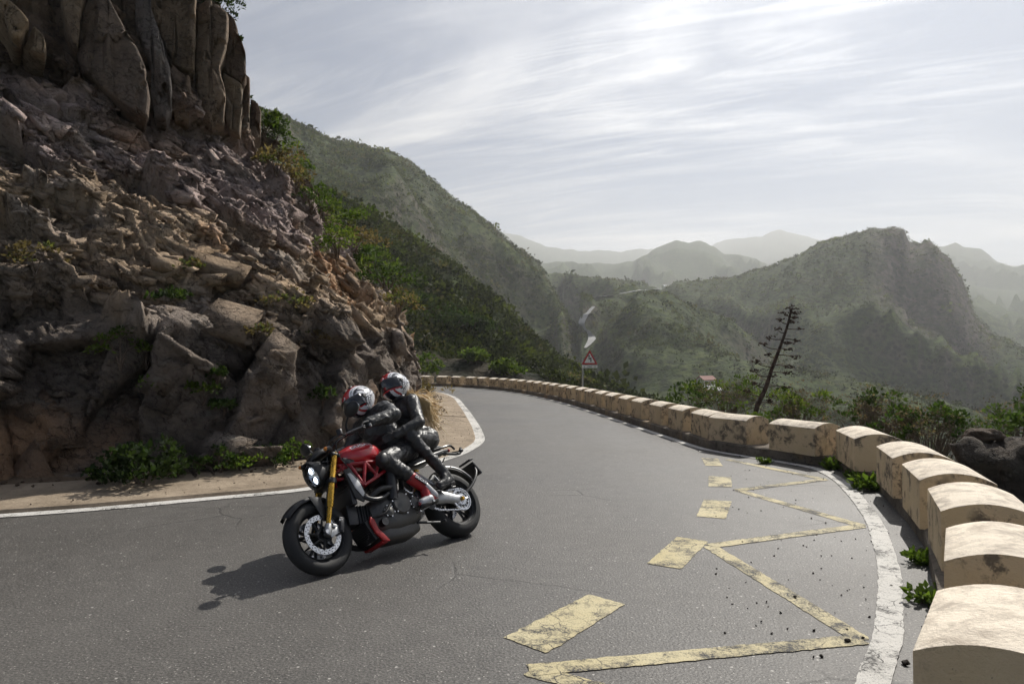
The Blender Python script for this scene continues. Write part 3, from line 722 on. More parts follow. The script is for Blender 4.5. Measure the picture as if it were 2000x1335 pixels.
def build_cliff():
    n = len(CB); dn = 900
    par = np.linspace(0, n - 1, dn)
    B = spline(np.c_[CB, np.zeros(n)], dn); T = spline(np.c_[CT, CHT], dn)
    mid = (B + T) / 2; near = np.hypot(mid[:, 0] + 2, mid[:, 1] - 2)
    ds = np.linalg.norm(np.diff(mid[:, :2], axis=0), axis=1); dens = 1 / np.where(mid[1:, 0] < -12, .30, np.where(mid[1:, 1] > 17, .045 + .003 * (mid[1:, 1] - 17), .034))
    cum = np.r_[0, np.cumsum(ds * dens)]; ns = int(cum[-1]); pp = np.interp(np.arange(ns), cum, np.arange(dn))
    def at(a): return np.stack([np.interp(pp, np.arange(dn), a[:, k]) for k in range(a.shape[1])], 1)
    B = at(B); T = at(T); par = np.interp(pp, np.arange(dn), par)
    inw = T[:, :2] - B[:, :2]; inw /= np.linalg.norm(inw, axis=1)[:, None]
    colz = sstep(2.2, 3.2, par) * (1 - sstep(7.6, 8.6, par))            # where columns stand on top
    left = 1 - sstep(2.6, 3.6, par)
    h = np.r_[np.linspace(-.02, .30, 90), np.linspace(.303, 1.0, 175), np.linspace(1.012, 1.75, 62)]
    nh = len(h); V = np.zeros((ns, nh, 3))
    for j, q in enumerate(h):
        z = T[:, 2] * min(q, 1)
        f = np.interp(q, [-.02, 0, .12, .30, .62, 1.0], [0, 0, .05, .11, .60, 1.0])
        xy = B[:, :2] + (T[:, :2] - B[:, :2]) * f
        if q > 1:
            e = q - 1
            up = colz * 6.6 + (1 - colz) * (3.0 + 4 * left); bk = colz * 1.1 + (1 - colz) * (5.5 - 2 * left)
            z = z + e / .75 * up; xy = xy + inw * (e / .75 * bk)[:, None]
        V[:, j, :2] = xy; V[:, j, 2] = z
    # smooth normals
    gs = np.gradient(V, axis=0); gh = np.gradient(V, axis=1); N = np.cross(gs, gh); N /= np.linalg.norm(N, axis=2)[:, :, None] + 1e-9
    P = V.reshape(-1, 3); N = N.reshape(-1, 3)
    if (N[:, 1] * -1 + N[:, 0]).mean() < 0: N = -N
    warp = np.stack([fbm(P / 1.1 + k * 9, 3, 70 + k) for k in range(3)], 1)
    p = P + warp * .15; q = p @ FR
    z = P[:, 2]; lower = 1 - sstep(1.9, 2.8, z + warp[:, 0] * 1.2 + (P[:, 0] + 4.5) * .15 * (P[:, 1] < 20)); upper = sstep(4.2, 5.2, z + warp[:, 1]); top = sstep(6.5, 7.2, z)
    q2 = np.stack([q[:, 0] * .5 + p[:, 0] * .3, p[:, 2] + p[:, 0] * .35, q[:, 2]], 1)
    oL, bL, hL = facets(q, (1.7, .55, .9), 5, .95); oV, bV, hV = facets(q2, (.75, 1.5, .9), 6, .8)
    oM, bM, hM = facets(q, (.62, .21, .32), 15, 1.0); oS, bS, hS = facets(q, (.22, .08, .12), 25, 1.0)
    mdl = 1 - lower
    d = mdl * (oL * .66 - .06 * np.exp(-bL / .03)) + lower * (oV * .60 - .14 * np.exp(-bV / .025))
    d += oM * (.21 * mdl + .07 * lower) * (1 - .3 * upper) - .03 * np.exp(-bM / .05) * (mdl + .3 * lower)
    d += oS * (.075 * mdl + .02 * lower) - .02 * np.exp(-bS / .12) * mdl
    d += fbm(P / .9, 4, 81) * .10 * (1 + .5 * lower)
    d += -.35 * np.exp(-((z - 2.45 - .5 * warp[:, 2]) / .22) ** 2) * (P[:, 0] < -3) * .5        # overhung ledge
    foot = sstep(-.1, .35, z); d *= .25 + .75 * foot
    far = sstep(20, 34, P[:, 1]); d *= 1 + .35 * far
    P2 = P + N * d[:, None]
    P2[:, 0] += 0
    hs = np.where(lower[:, None] > .5, hV, hL)
    C = zone_color(P2, hs, hM); C *= (.94 + .12 * hS[:, :1])
    idx = np.arange(ns * nh).reshape(ns, nh)
    F = np.stack([idx[:-1, :-1], idx[1:, :-1], idx[1:, 1:], idx[:-1, 1:]], -1).reshape(-1, 4)
    root = obj('cliff', P2, F, M_ROCK, attrs={'Col': C}, kind='structure')
    return root, P2.reshape(ns, nh, 3), N.reshape(ns, nh, 3), C.reshape(ns, nh, 3), lower.reshape(ns, nh), h
CLIFF, CP_, CN_, CC_, CLOW_, CHh = build_cliff()

def hull(seed, n=11, jit=.35):
    "angular stone: convex hull of a few points"
    r = np.random.default_rng(seed); bm = bmesh.new()
    v = r.normal(size=(n, 3)); v /= np.linalg.norm(v, axis=1)[:, None]; v *= 1 - jit * r.random((n, 1)); v *= (.5, .5, .5)
    for q in v: bm.verts.new(q)
    g = bmesh.ops.convex_hull(bm, input=bm.verts[:])
    dead = [e for e in g['geom_interior'] if isinstance(e, bmesh.types.BMVert)]
    if dead: bmesh.ops.delete(bm, geom=dead, context='VERTS')
    bmesh.ops.triangulate(bm, faces=bm.faces); bm.verts.ensure_lookup_table(); bm.verts.index_update()
    V = np.array([q.co[:] for q in bm.verts]); F = np.array([[w.index for w in f.verts] for f in bm.faces]); bm.free()
    return V, F
def chunk(seed):
    "broken block: hull of a skewed box with some corners knocked off"
    r = np.random.default_rng(seed); c = np.array([(x, y, z) for x in (-.5, .5) for y in (-.5, .5) for z in (-.5, .5)], float)
    c = c @ (np.eye(3) + r.normal(size=(3, 3)) * .22); c *= r.uniform(.6, 1.05, (8, 1)); c = np.delete(c, r.choice(8, 1 + seed % 2, replace=False), 0)
    bm = bmesh.new()
    for q in c: bm.verts.new(q)
    bmesh.ops.convex_hull(bm, input=bm.verts[:]); bmesh.ops.triangulate(bm, faces=bm.faces)
    bmesh.ops.delete(bm, geom=[v for v in bm.verts if not v.link_faces], context='VERTS'); bm.verts.index_update()
    V = np.array([q.co[:] for q in bm.verts]); F = np.array([[w.index for w in f.verts] for f in bm.faces]); bm.free(); return V, F
CHUNKS = [chunk(40 + k) for k in range(20)]
HULLS = [hull(100 + k, 9 + k % 5) for k in range(16)]
def rot_np(r, base=None, jit=1.0):
    "random rotation near a base frame"
    e = Euler(tuple(float(x) * jit for x in r.normal(size=3) * .5)).to_matrix(); m = np.array(e)
    return m if base is None else base @ m
def build_cliff_rocks():
    r = np.random.default_rng(5); ns, nh, _ = CP_.shape
    vis = np.where((CP_[:, 40, 0] > -10.5) & (CP_[:, 40, 1] < 38))[0]
    nearv = vis[CP_[vis, 40, 1] < 17.5]
    def place(i, j, s, sc3, jit, sink, v):
        P = CP_[i, j]; Nn = CN_[i, j]; e1 = E1 - Nn * (E1 @ Nn); e1 /= np.linalg.norm(e1); e2 = np.cross(Nn, e1)
        M_ = rot_np(r, np.stack([e1, e2, Nn], 1), jit); return (v * sc3 * s) @ M_.T + P - Nn * s * sink
    # the larger stones one can pick out
    for k in range(290):
        low_zone = k < 80
        for _ in range(60):
            i = int(r.choice(nearv if k % 4 else vis)); j = int(r.integers(4, 262))
            if (CLOW_[i, j] > .5) == low_zone: break
        v, f = CHUNKS[int(r.integers(len(CHUNKS)))]
        if low_zone: W = place(i, j, r.uniform(.45, 1.1), np.array([.85, 1.0, .42]), .35, .15, v)
        else: W = place(i, j, r.uniform(.22, .46), np.array([1.4, .7, .5]), .45, .18, v)
        cc = CC_[i, j] * r.uniform(.8, 1.25)
        obj('rock', W, f, M_ROCK, CLIFF, attrs={'Col': np.tile(cc, (len(W), 1))})
    BARE = fbm(CP_.reshape(-1, 3) / 1.25 + 17, 3, 222).reshape(ns, nh)         # patches of sound rock without loose pieces
    # the small broken stuff between them
    VV = []; FF = []; CCc = []; o = 0
    for k in range(30000):
        i = int(r.choice(nearv if k % 3 else vis)); j = int(r.integers(55, 272)); P = CP_[i, j]
        if CLOW_[i, j] > .5 and r.random() < .8: continue
        if BARE[i, j] > r.uniform(-.02, .34): continue
        v, f = CHUNKS[k % len(CHUNKS)]; s = float(np.exp(r.normal() * .55)) * .118 * (1 + .5 * (P[1] > 20)) * (.72 if P[2] > 4.6 else 1)
        W = place(i, j, s, np.array([1.45, .7, .50]), .42, .17, v)
        VV.append(W); FF.append(f + o); o += len(W); CCc.append(np.tile(CC_[i, j] * r.uniform(.65, 1.4), (len(W), 1)))
    obj('rubble', np.concatenate(VV), np.concatenate(FF), M_ROCK, CLIFF, attrs={'Col': np.concatenate(CCc)}, kind='stuff')
build_cliff_rocks()

def column(name, outline, depth, front, back, colr, seed, parent):
    "tall rounded rock: picture outline at its true distance, with depth and a bulging front"
    D = depth; pts = np.array([A(u, v, D) for u, v in outline]); pts = resample(np.vstack([pts, pts[:1]]), .06); m = len(pts)
    c = pts.mean(0); zc = (pts[:, 2].min() + pts[:, 2].max()) / 2
    tow = np.array([-c[0], -c[1], 0]); tow /= np.linalg.norm(tow)
    rings = [(1.0, -back), (1.02, -back * .4), (1.02, -.02), (1.01, front * .3), (1.0, front * .55), (.975, front * .80), (.93, front * .93), (.86, front), (.76, front * 1.03), (.64, front * 1.05), (.5, front * 1.07), (.35, front * 1.08), (.18, front * 1.09)]
    V = []
    ax = (pts[:, 2].max() - pts[:, 2].min()) * .32
    for s, o in rings:
        cen = np.stack([np.full(m, c[0]), np.full(m, c[1]), np.clip(pts[:, 2], zc - ax, zc + ax)], 1)   # shrink towards the long axis
        q = cen + (pts - cen) * s; q = q + tow * o; V.append(q)
    V.append(((V[-1]).mean(0) + tow * .0)[None])
    V = np.concatenate(V); rn = len(rings)
    d = fbm(V / .8, 3, seed) * .09 + fbm(V / .22, 3, seed + 3) * .022
    w = np.stack([fbm(V / .6 + k * 5, 2, 50 + k) for k in range(3)], 1) * .12
    fo, fb, fh = facets((V + w)[:, [0, 2, 1]] + seed, (.48, 1.1, .6), seed, .8); d = d + fo * .20 - .07 * np.exp(-fb / .03)
    V = V + tow * d[:, None] + np.array([.4, .3, .2]) * (fbm(V / .7, 3, seed + 9) * .08)[:, None]
    F = []
    for a in range(rn - 1):
        for b in range(m): b2 = (b + 1) % m; F.append([a * m + b, a * m + b2, (a + 1) * m + b2, (a + 1) * m + b])
    last = rn * m
    for b in range(m): F.append([(rn - 1) * m + b, (rn - 1) * m + (b + 1) % m, last])
    C = 1.35 * np.tile(np.array(colr), (len(V), 1)) * (1 + .28 * fbm(V / .9, 4, seed + 5))[:, None]
    o = obj(name, V, F, M_ROCK, parent, attrs={'Col': C * (.85 + .3 * fh[:, :1])})
    bm = bmesh.new(); bm.from_mesh(o.data); bmesh.ops.recalc_face_normals(bm, faces=bm.faces); bm.to_mesh(o.data); bm.free()
    return o
BR = (.205, .150, .108)
for k, (ol, D, fr, bk, c) in enumerate([
    ([(118, -90), (172, -90), (168, 0), (156, 50), (151, 105), (140, 95), (128, 50), (120, 0)], 13.0, .30, 1.2, (.20, .15, .105)),
    ([(176, -90), (196, -20), (234, 50), (268, 100), (288, 150), (293, 195), (286, 236), (262, 232), (230, 205), (195, 178), (166, 152), (152, 115), (154, 65), (168, 10)], 13.3, .34, 1.4, (.175, .135, .108)),
    ([(180, -90), (262, -90), (266, 20), (262, 40), (272, 90), (290, 130), (270, 100), (236, 48), (198, -20)], 14.1, .20, 1.2, (.16, .125, .10)),
    ([(264, 25), (272, -90), (284, -90), (284, 0), (302, 50), (317, 92), (331, 140), (336, 182), (333, 225), (325, 243), (305, 240), (300, 200), (295, 150), (274, 100), (264, 60)], 14.1, .30, 1.3, (.165, .145, .135)),
    ([(286, -90), (383, -90), (382, 0), (380, 100), (378, 150), (370, 152), (332, 132), (318, 92), (302, 50), (285, 0)], 14.7, .26, 1.3, (.19, .142, .10)),
    ([(333, 135), (372, 158), (374, 190), (370, 215), (366, 243), (338, 244), (334, 215), (338, 180)], 14.6, .26, 1.2, BR),
    ([(382, 30), (400, 14), (424, 16), (446, 36), (446, 70), (441, 100), (428, 142), (436, 175), (440, 200), (437, 250), (415, 258), (396, 252), (392, 220), (384, 180), (380, 120)], 15.2, .40, 1.4, (.205, .155, .112)),
    ([(372, 160), (390, 140), (394, 215), (396, 250), (372, 246)], 15.1, .22, 1.2, (.17, .128, .092)),
    ([(446, 62), (462, 78), (472, 92), (478, 112), (480, 160), (474, 172), (450, 158), (430, 146), (440, 108)], 15.8, .32, 1.4, (.17, .125, .092)),
    ([(434, 152), (455, 160), (476, 172), (474, 215), (470, 268), (448, 262), (440, 240), (440, 196)], 15.8, .32, 1.4, (.20, .16, .12)),
    ([(478, 150), (488, 160), (488, 250), (478, 272), (472, 262), (474, 205)], 16.3, .25, 1.2, (.18, .13, .095)),
    ([(490, 195), (502, 205), (510, 225), (508, 272), (496, 280), (487, 268), (488, 225)], 16.9, .25, 1.4, (.16, .12, .088)),
    ([(444, 30), (458, 42), (464, 62), (460, 76), (450, 66), (446, 45)], 16.0, .25, 1.2, BR),
    ([(382, -90), (404, -90), (408, 8), (396, 16), (382, 26)], 15.6, .25, 1.2, (.17, .13, .10)),
    ([(0, 6), (22, 14), (44, 34), (58, 52), (50, 66), (40, 92), (26, 88), (10, 60), (-10, 30)], 12.0, .30, 1.0, (.27, .20, .13)),
    ([(52, 84), (66, 58), (82, 72), (90, 100), (86, 118), (60, 112), (44, 98)], 12.2, .28, 1.0, (.26, .20, .14)),
]): column('rock_column', ol, D, fr, bk, c, 300 + 7 * k, CLIFF)

# ================================================================== vegetation
def mat_leaf():
    m = MT('leaf', .7, spec=.12); c = m.attr('Col', 'Color')
    m.set('Base Color', c)
    tr = m.n('ShaderNodeBsdfTranslucent'); m.L.new(m.mix(1.0, c, (1.3, 1.35, .7), 'MULTIPLY'), tr.inputs[0])
    mx = m.n('ShaderNodeMixShader'); mx.inputs[0].default_value = .38
    out = m.nt.nodes['Material Output']; m.L.new(m.b.outputs[0], mx.inputs[1]); m.L.new(tr.outputs[0], mx.inputs[2]); m.L.new(mx.outputs[0], out.inputs[0])
    return m.m
M_LEAF = mat_leaf()
def mat_bark():
    m = MT('twig_bark', .9, spec=.15); n = m.noise(30, 5)
    m.set('Base Color', m.mix(m.rng(n, .3, .7), (.085, .062, .046), (.20, .155, .12))); m.bump(n, .5, .01); return m.m
M_BARK = mat_bark()
def kite(r, P, D, ln, wd):
    "leaf blades at P pointing along D: arrays -> verts (4 per leaf)"
    n = len(P); D = D / (np.linalg.norm(D, axis=1)[:, None] + 1e-9)
    s = np.cross(D, r.normal(size=(n, 3))); s /= np.linalg.norm(s, axis=1)[:, None] + 1e-9; up = np.cross(s, D)
    ln = ln[:, None]; wd = wd[:, None]
    b = P; t = P + D * ln - up * ln * .12; l = P + D * ln * .5 + s * wd + up * ln * .07; q = P + D * ln * .5 - s * wd + up * ln * .07
    return np.stack([b, q, t, l], 1).reshape(-1, 3)
def leaf_mesh(name, r, clumps, crad, m, ln, ratio, cols, mat=None):
    "clumps (k,3) with radius crad; m leaves each; cols: list of colours picked per clump, then jittered per leaf"
    k = len(clumps); crad = np.broadcast_to(crad, (k,))
    d = r.normal(size=(k, m, 3)); d /= np.linalg.norm(d, axis=2)[:, :, None]; d[:, :, 2] = np.abs(d[:, :, 2]) * .9 + d[:, :, 2] * .1
    rad = crad[:, None] * r.uniform(.25, 1, (k, m)) ** .6
    P = clumps[:, None] + d * rad[:, :, None]
    dd = d + r.normal(size=d.shape) * .55; dd[:, :, 2] += .25
    V = kite(r, P.reshape(-1, 3), dd.reshape(-1, 3), ln * r.uniform(.6, 1.25, k * m), ln * ratio * r.uniform(.7, 1.2, k * m))
    F = np.arange(len(V)).reshape(-1, 4)
    cols = np.asarray(cols); cc = cols[r.integers(len(cols), size=k)] * r.uniform(.75, 1.25, (k, 1))
    C = (np.repeat(cc[:, None], m, 1) * r.uniform(.7, 1.3, (k, m, 1))).reshape(-1, 3)
    return mesh_np(name, V, F, mat or M_LEAF, attrs={'Col': np.repeat(C, 4, 0)})
GREENS = {'bright': [(.085, .125, .026), (.115, .15, .034), (.06, .095, .02)], 'mid': [(.05, .085, .022), (.07, .105, .03), (.04, .065, .02)], 'dark': [(.025, .042, .014), (.035, .055, .018)],
          'grey': [(.07, .085, .05), (.055, .068, .038), (.10, .085, .055)], 'dry': [(.17, .13, .075), (.13, .10, .06), (.10, .11, .045)], 'fresh': [(.11, .165, .03), (.085, .135, .028)]}
def bush(label, pos, R_, H, kind='mid', n=26, m=26, ln=.07, ratio=.32, seed=1, twigs=9, lean=(0, 0, 0), name='bush', cat='bush', group=None, crad=.30, flat=1.0):
    r = np.random.default_rng(seed); root = empty(name, tuple(pos), label=label, category=cat, group=group)
    d = r.normal(size=(n, 3)); d /= np.linalg.norm(d, axis=1)[:, None]; d[:, 2] = np.abs(d[:, 2])
    f = r.uniform(.35, 1, (n, 1)) ** .5; lump = 1 + .35 * vnoise(d * 2.2 + seed, seed)[:, None]
    c = d * f * lump * (R_, R_ * flat, H * .85) + np.array([0, 0, H * .12]); c += np.array(lean) * (c[:, 2:3] / max(H, .01))
    link('foliage', leaf_mesh('foliage', r, c, crad * R_ * r.uniform(.6, 1.2, n), m, ln, ratio, GREENS[kind]), root)
    st = []
    for k in range(min(twigs, n)):
        t = c[k]; mid = t * .5 + np.array([0, 0, .12 * H]) + r.normal(size=3) * .05 * R_
        st.append(tube_np([(0, 0, -.15), mid * .6, mid, t], [.022 * H + .006, .014 * H + .004, .009 * H + .003, .003], 5))
    V, F = merge(st); obj('stem', V, F, M_BARK, root)
    return root
def twig_bush(label, pos, R_, H, seed, green='mid', nt=70, ng=14, group=None, name='bush'):
    "grey-brown twiggy shrub with a few leafy clumps"
    r = np.random.default_rng(seed); root = empty(name, tuple(pos), label=label, category='bush', group=group)
    st = []; tips = []
    for k in range(nt):
        a = r.uniform(0, 2 * math.pi); e = r.uniform(.15, 1.0); L_ = r.uniform(.65, 1.05)
        t = np.array([math.cos(a) * R_ * e, math.sin(a) * R_ * e, H * (1 - .45 * e * e) * L_]); mid = t * .5 + r.normal(size=3) * .10 * R_; mid[2] = abs(mid[2]) + .1 * H
        st.append(tube_np([(t[0] * .1, t[1] * .1, -.2), mid, t], [.012, .008, .003], 4)); tips.append(t)
        for q in range(4):
            b = mid + (t - mid) * r.uniform(0, 1); e2 = b + r.normal(size=3) * .14 * R_ + np.array([0, 0, .08 * H]); st.append(tube_np([b, e2], [.005, .002], 3)); tips.append(e2)
    V, F = merge(st); obj('stem', V, F, M_BARK, root)
    tips = np.array(tips); g = tips[r.choice(len(tips), ng)]
    link('foliage', leaf_mesh('foliage', r, g, .16 * R_, 34, .085, .30, GREENS[green]), root)
    dr = tips[r.choice(len(tips), min(90, len(tips)))]
    link('dry_leaves', leaf_mesh('dry_leaves', r, dr, .10 * R_, 9, .045, .35, [(.15, .11, .085), (.19, .15, .12), (.11, .085, .07)]), root)
    return root
def rosette(label, pos, R_, seed, n=26, kind='fresh', name='weed', group=None, H=.8):
    "low leafy weed"
    r = np.random.default_rng(seed); root = empty(name, tuple(pos), label=label, category='weed', group=group)
    a = r.uniform(0, 2 * math.pi, n * 7); e = r.uniform(.15, 1.2, n * 7)
    D = np.stack([np.cos(a) * np.cos(e), np.sin(a) * np.cos(e), np.sin(e) * H], 1)
    P = D * R_ * r.uniform(.0, .75, (n * 7, 1)); P[:, 2] += .01
    V = kite(r, P, D + r.normal(size=D.shape) * .35, R_ * r.uniform(.22, .45, n * 7), R_ * .10 * r.uniform(.8, 1.5, n * 7))
    cc = np.array(GREENS[kind])[r.integers(len(GREENS[kind]), size=n * 7)] * r.uniform(.7, 1.3, (n * 7, 1))
    link('foliage', mesh_np('foliage', V, np.arange(len(V)).reshape(-1, 4), M_LEAF, attrs={'Col': np.repeat(cc, 4, 0)}), root)
    st = [tube_np([(0, 0, -.08), P[k] * .5 + np.array([0, 0, .02]), P[k]], [.006, .004, .002], 4) for k in range(12)]
    V, F = merge(st); obj('stem', V, F, M_BARK, root)
    return root

VROAD = [(u, v, 13) for u, v in ((1158, 604), (1150, 612), (1141, 624), (1136, 636), (1141, 645), (1151, 655), (1156, 665), (1150, 675), (1143, 683))] + [(u, v, 9) for u, v in ((1165, 586), (1180, 584), (1195, 582), (1210, 580), (1225, 577), (1240, 574), (1255, 571), (1275, 568), (1292, 567))]
# ---- scrub covering the hillsides (uncountable)
def scrub(name, N, ylo, yhi, ulo, uhi, size, nleaf, leaf, seed, label, keep=None, cols=None):
    r = np.random.default_rng(seed)
    y = np.exp(r.uniform(math.log(ylo), math.log(yhi), N * 3)); u = r.uniform(ulo, uhi, N * 3); x = u * y
    z = terr(x, y)
    dens = fbm(np.stack([x, y, 0 * x], 1) / 14, 4, seed)
    k = dens > r.uniform(-.55, .35, N * 3)
    if keep is not None: k &= keep(x, y, z)
    pu = 1000 + FPX * x / y; pv = 667.5 + 41 - FPX * (z - HC) / y        # keep the far roads clear
    for a, b, w in VROAD:
        k &= ~((np.hypot(pu - a, pv - b) < w) & (y > 130))
    x, y, z = x[k][:N], y[k][:N], z[k][:N]; n = len(x)
    S = size(y) * np.exp(r.normal(size=n) * .38)
    d = r.normal(size=(n, nleaf, 3)); d /= np.linalg.norm(d, axis=2)[:, :, None]; d[:, :, 2] = np.abs(d[:, :, 2])
    P = np.stack([x, y, z], 1)[:, None] + d * (S[:, None, None] * r.uniform(.45, 1, (n, nleaf, 1))) * (1, 1, .85); P[:, :, 2] -= .08 * S[:, None]
    D = d + r.normal(size=d.shape) * .6
    V = kite(r, P.reshape(-1, 3), D.reshape(-1, 3), (S[:, None] * leaf * r.uniform(.6, 1.3, (n, nleaf))).ravel(), (S[:, None] * leaf * .42 * r.uniform(.6, 1.3, (n, nleaf))).ravel())
    cols = np.array(cols or [(.036, .048, .017), (.052, .066, .022), (.075, .09, .027), (.028, .034, .014), (.085, .078, .042), (.105, .12, .036)])
    patch = fbm(np.stack([x, y, 0 * x], 1) / 22 + 40, 3, seed + 4)
    ci = np.clip((r.random(n) * .62 + .38 * (patch + .5)) * len(cols), 0, len(cols) - 1).astype(int)
    cc = cols[ci] * r.uniform(.65, 1.35, (n, 1)) * (.95 if ylo > 200 else .70)
    C = np.repeat((np.repeat(cc[:, None], nleaf, 1) * r.uniform(.7, 1.3, (n, nleaf, 1))).reshape(-1, 3), 4, 0)
    obj(name, V, np.arange(len(V)).reshape(-1, 4), M_LEAF, attrs={'Col': C}, kind='stuff', label=label, category='scrub')
def off_road(x, y, z):
    return ~((y < 56) & (x < 9 - .12 * y + 0 * x) & (x > -40))
def not_cliff(x, y, z):
    return off_road(x, y, z) & ~((y < 50) & (x < -1))
scrub('hillside_scrub', 6200, 52, 130, -.36, .34, lambda y: .42 + .006 * y, 44, .27, 1, 'dense dark scrub on the hillside behind the bend', not_cliff)
scrub('valley_scrub', 3600, 75, 260, .05, 1.0, lambda y: .5 + .0045 * y, 26, .34, 2, 'scrub on the slopes of the valley', not_cliff)
scrub('mountain_scrub', 12000, 230, 420, -.40, .12, lambda y: .0022 * y + .35, 14, .50, 3, 'thin scrub covering the mountain on the left')
scrub('ridge_scrub', 16000, 240, 560, .05, .85, lambda y: .0018 * y + .35, 14, .50, 4, 'thin scrub covering the ridges across the valley')
scrub('verge_scrub', 230, 9, 52, .16, 1.0, lambda y: .22 + .005 * y, 60, .30, 6, 'low scrub on the bank falling away below the guard blocks', not_cliff)

# ================================================================== plants on and around the rock
def cliff_pt(u, v):
    "point of the built rock face seen at picture position u, v"
    P = CP_.reshape(-1, 3); y = P[:, 1] * CP + (P[:, 2] - HC) * SP; w = (P[:, 2] - HC) * CP - P[:, 1] * SP
    uu = 1000 + FPX * P[:, 0] / y; vv = 667.5 - FPX * w / y
    d = np.hypot(uu - u, vv - v); k = np.where(d < max(6, d.min() + 1))[0]; k = k[np.argmin(y[k])]
    return P[k]
def build_rock_plants():
    # bushes along the skyline of the rock, from the top down to the bend
    spec = [(430, 8, 'dark', .55, .5), (476, 82, 'dark', .25, .3), (486, 130, 'dark', .28, .35), (497, 185, 'dark', .30, .4), (520, 225, 'dark', .55, .6), (524, 255, 'bright', .55, .6), (535, 285, 'mid', .5, .6), (548, 318, 'dry', .5, .5), (578, 330, 'bright', .6, .7),
            (590, 362, 'dry', .6, .5), (618, 398, 'mid', .6, .7), (640, 420, 'bright', .8, .8), (655, 455, 'bright', .8, .8), (690, 438, 'bright', .9, .8), (668, 492, 'bright', .7, .8), (700, 480, 'dry', .9, .7), (712, 505, 'mid', .9, .8), (735, 500, 'bright', .9, .8),
            (748, 528, 'bright', .9, .9), (762, 548, 'mid', .9, .8), (775, 572, 'mid', .9, .8), (788, 600, 'dry', .8, .7)]
    word = {'dark': 'dark green', 'bright': 'bright green', 'mid': 'green', 'dry': 'dry olive'}
    for k, (u, v, kd, R_, H) in enumerate(spec):
        P = cliff_pt(u - 6, v + 10).copy()
        if v < 30: P = A(u, v + 22, 15.6)
        lab = f'{word[kd]} bush, {ORD[k]} from the top along the skyline edge of the rock face'
        bush(lab, P, R_, H, kd, n=20, m=24, ln=.10 if P[1] < 22 else .15, seed=500 + k, ratio=.30, group='bushes on the skyline edge of the rock')
    cl = [(238, 690, 'bright', .42, .5, 'bright green bush clinging to the rock face above the grey boulders, the largest there'), (290, 690, 'bright', .28, .25, 'bright yellow-green sprig beside the largest bush on the rock face'),
          (398, 762, 'bright', .30, .22, 'bright green plant creeping over a rock ledge, left of the riders'), (440, 790, 'mid', .26, .2, 'small green plant hanging just below the creeping ledge plant'), (424, 728, 'mid', .12, .14, 'tiny green tuft above the creeping ledge plant'),
          (632, 768, 'mid', .26, .22, 'small green plant on the rock just left of the front helmet'), (568, 600, 'dry', .5, .45, 'thin olive scrub growing in the upper rock, above the riders'), (500, 655, 'dry', .3, .25, 'thin dry tuft in a rock crack left of the olive scrub'),
          (330, 575, 'mid', .3, .2, 'small green patch high on the broken brown rock'), (70, 505, 'dry', .35, .3, 'pale dry tuft on the broken rock at the left edge'), (380, 520, 'dry', .25, .2, 'faint dry tuft on the rock under the mauve band'), (615, 660, 'dry', .4, .35, 'dry olive shrub on the rock above the front helmet')]
    for k, (u, v, kd, R_, H, lab) in enumerate(cl): bush(lab, cliff_pt(u, v + 12), R_, H, kd, n=16, m=22, ln=.07, seed=700 + k, twigs=6)
    r = rosette('pale green rosette plant sprouting from the grey boulders', cliff_pt(283, 760), .20, 31, 10, 'fresh', name='succulent', H=1.3); r['category'] = 'succulent'
    ft = [((275, 940), .50, .42, 'dark', 'dark feathery shrub at the foot of the rock, left of the motorcycle', 46, .09), ((425, 922), .3, .34, 'mid', 'small green weed clump at the rock foot, between dark shrub and headlight', 14, .06), ((462, 918), .28, .26, 'fresh', 'bright leafy weed at the rock foot, left of the pair nearest the headlight', 14, .06),
          ((530, 910), .3, .36, 'mid', 'green weed clump at the rock foot near the headlight', 16, .06), ((572, 905), .28, .28, 'fresh', 'bright leafy weed at the rock foot, nearest the headlight', 14, .06), ((200, 942), .14, .12, 'mid', 'tiny green weed at the rock foot, left of the dark shrub', 8, .05), ((345, 930), .12, .12, 'mid', 'tiny green weed at the rock foot, right of the dark shrub', 8, .05)]
    for k, (px, R_, H, kd, lab, n, ln) in enumerate(ft):
        P = G(*px, .12); bush(lab, P, R_, H, kd, n=n, m=22, ln=ln, seed=760 + k, twigs=5, ratio=.36)
    bush('grassy green tuft behind the passenger at the start of the inner kerb', G(838, 772, .1), .9, .7, 'dry', n=18, m=30, ln=.25, ratio=.08, seed=790, twigs=4)
    bush('yellow-green bush at the end of the rock face beside the far guard blocks', A(828, 735, 50), 1.4, 1.7, 'bright', n=24, m=26, ln=.26, seed=791)
build_rock_plants()
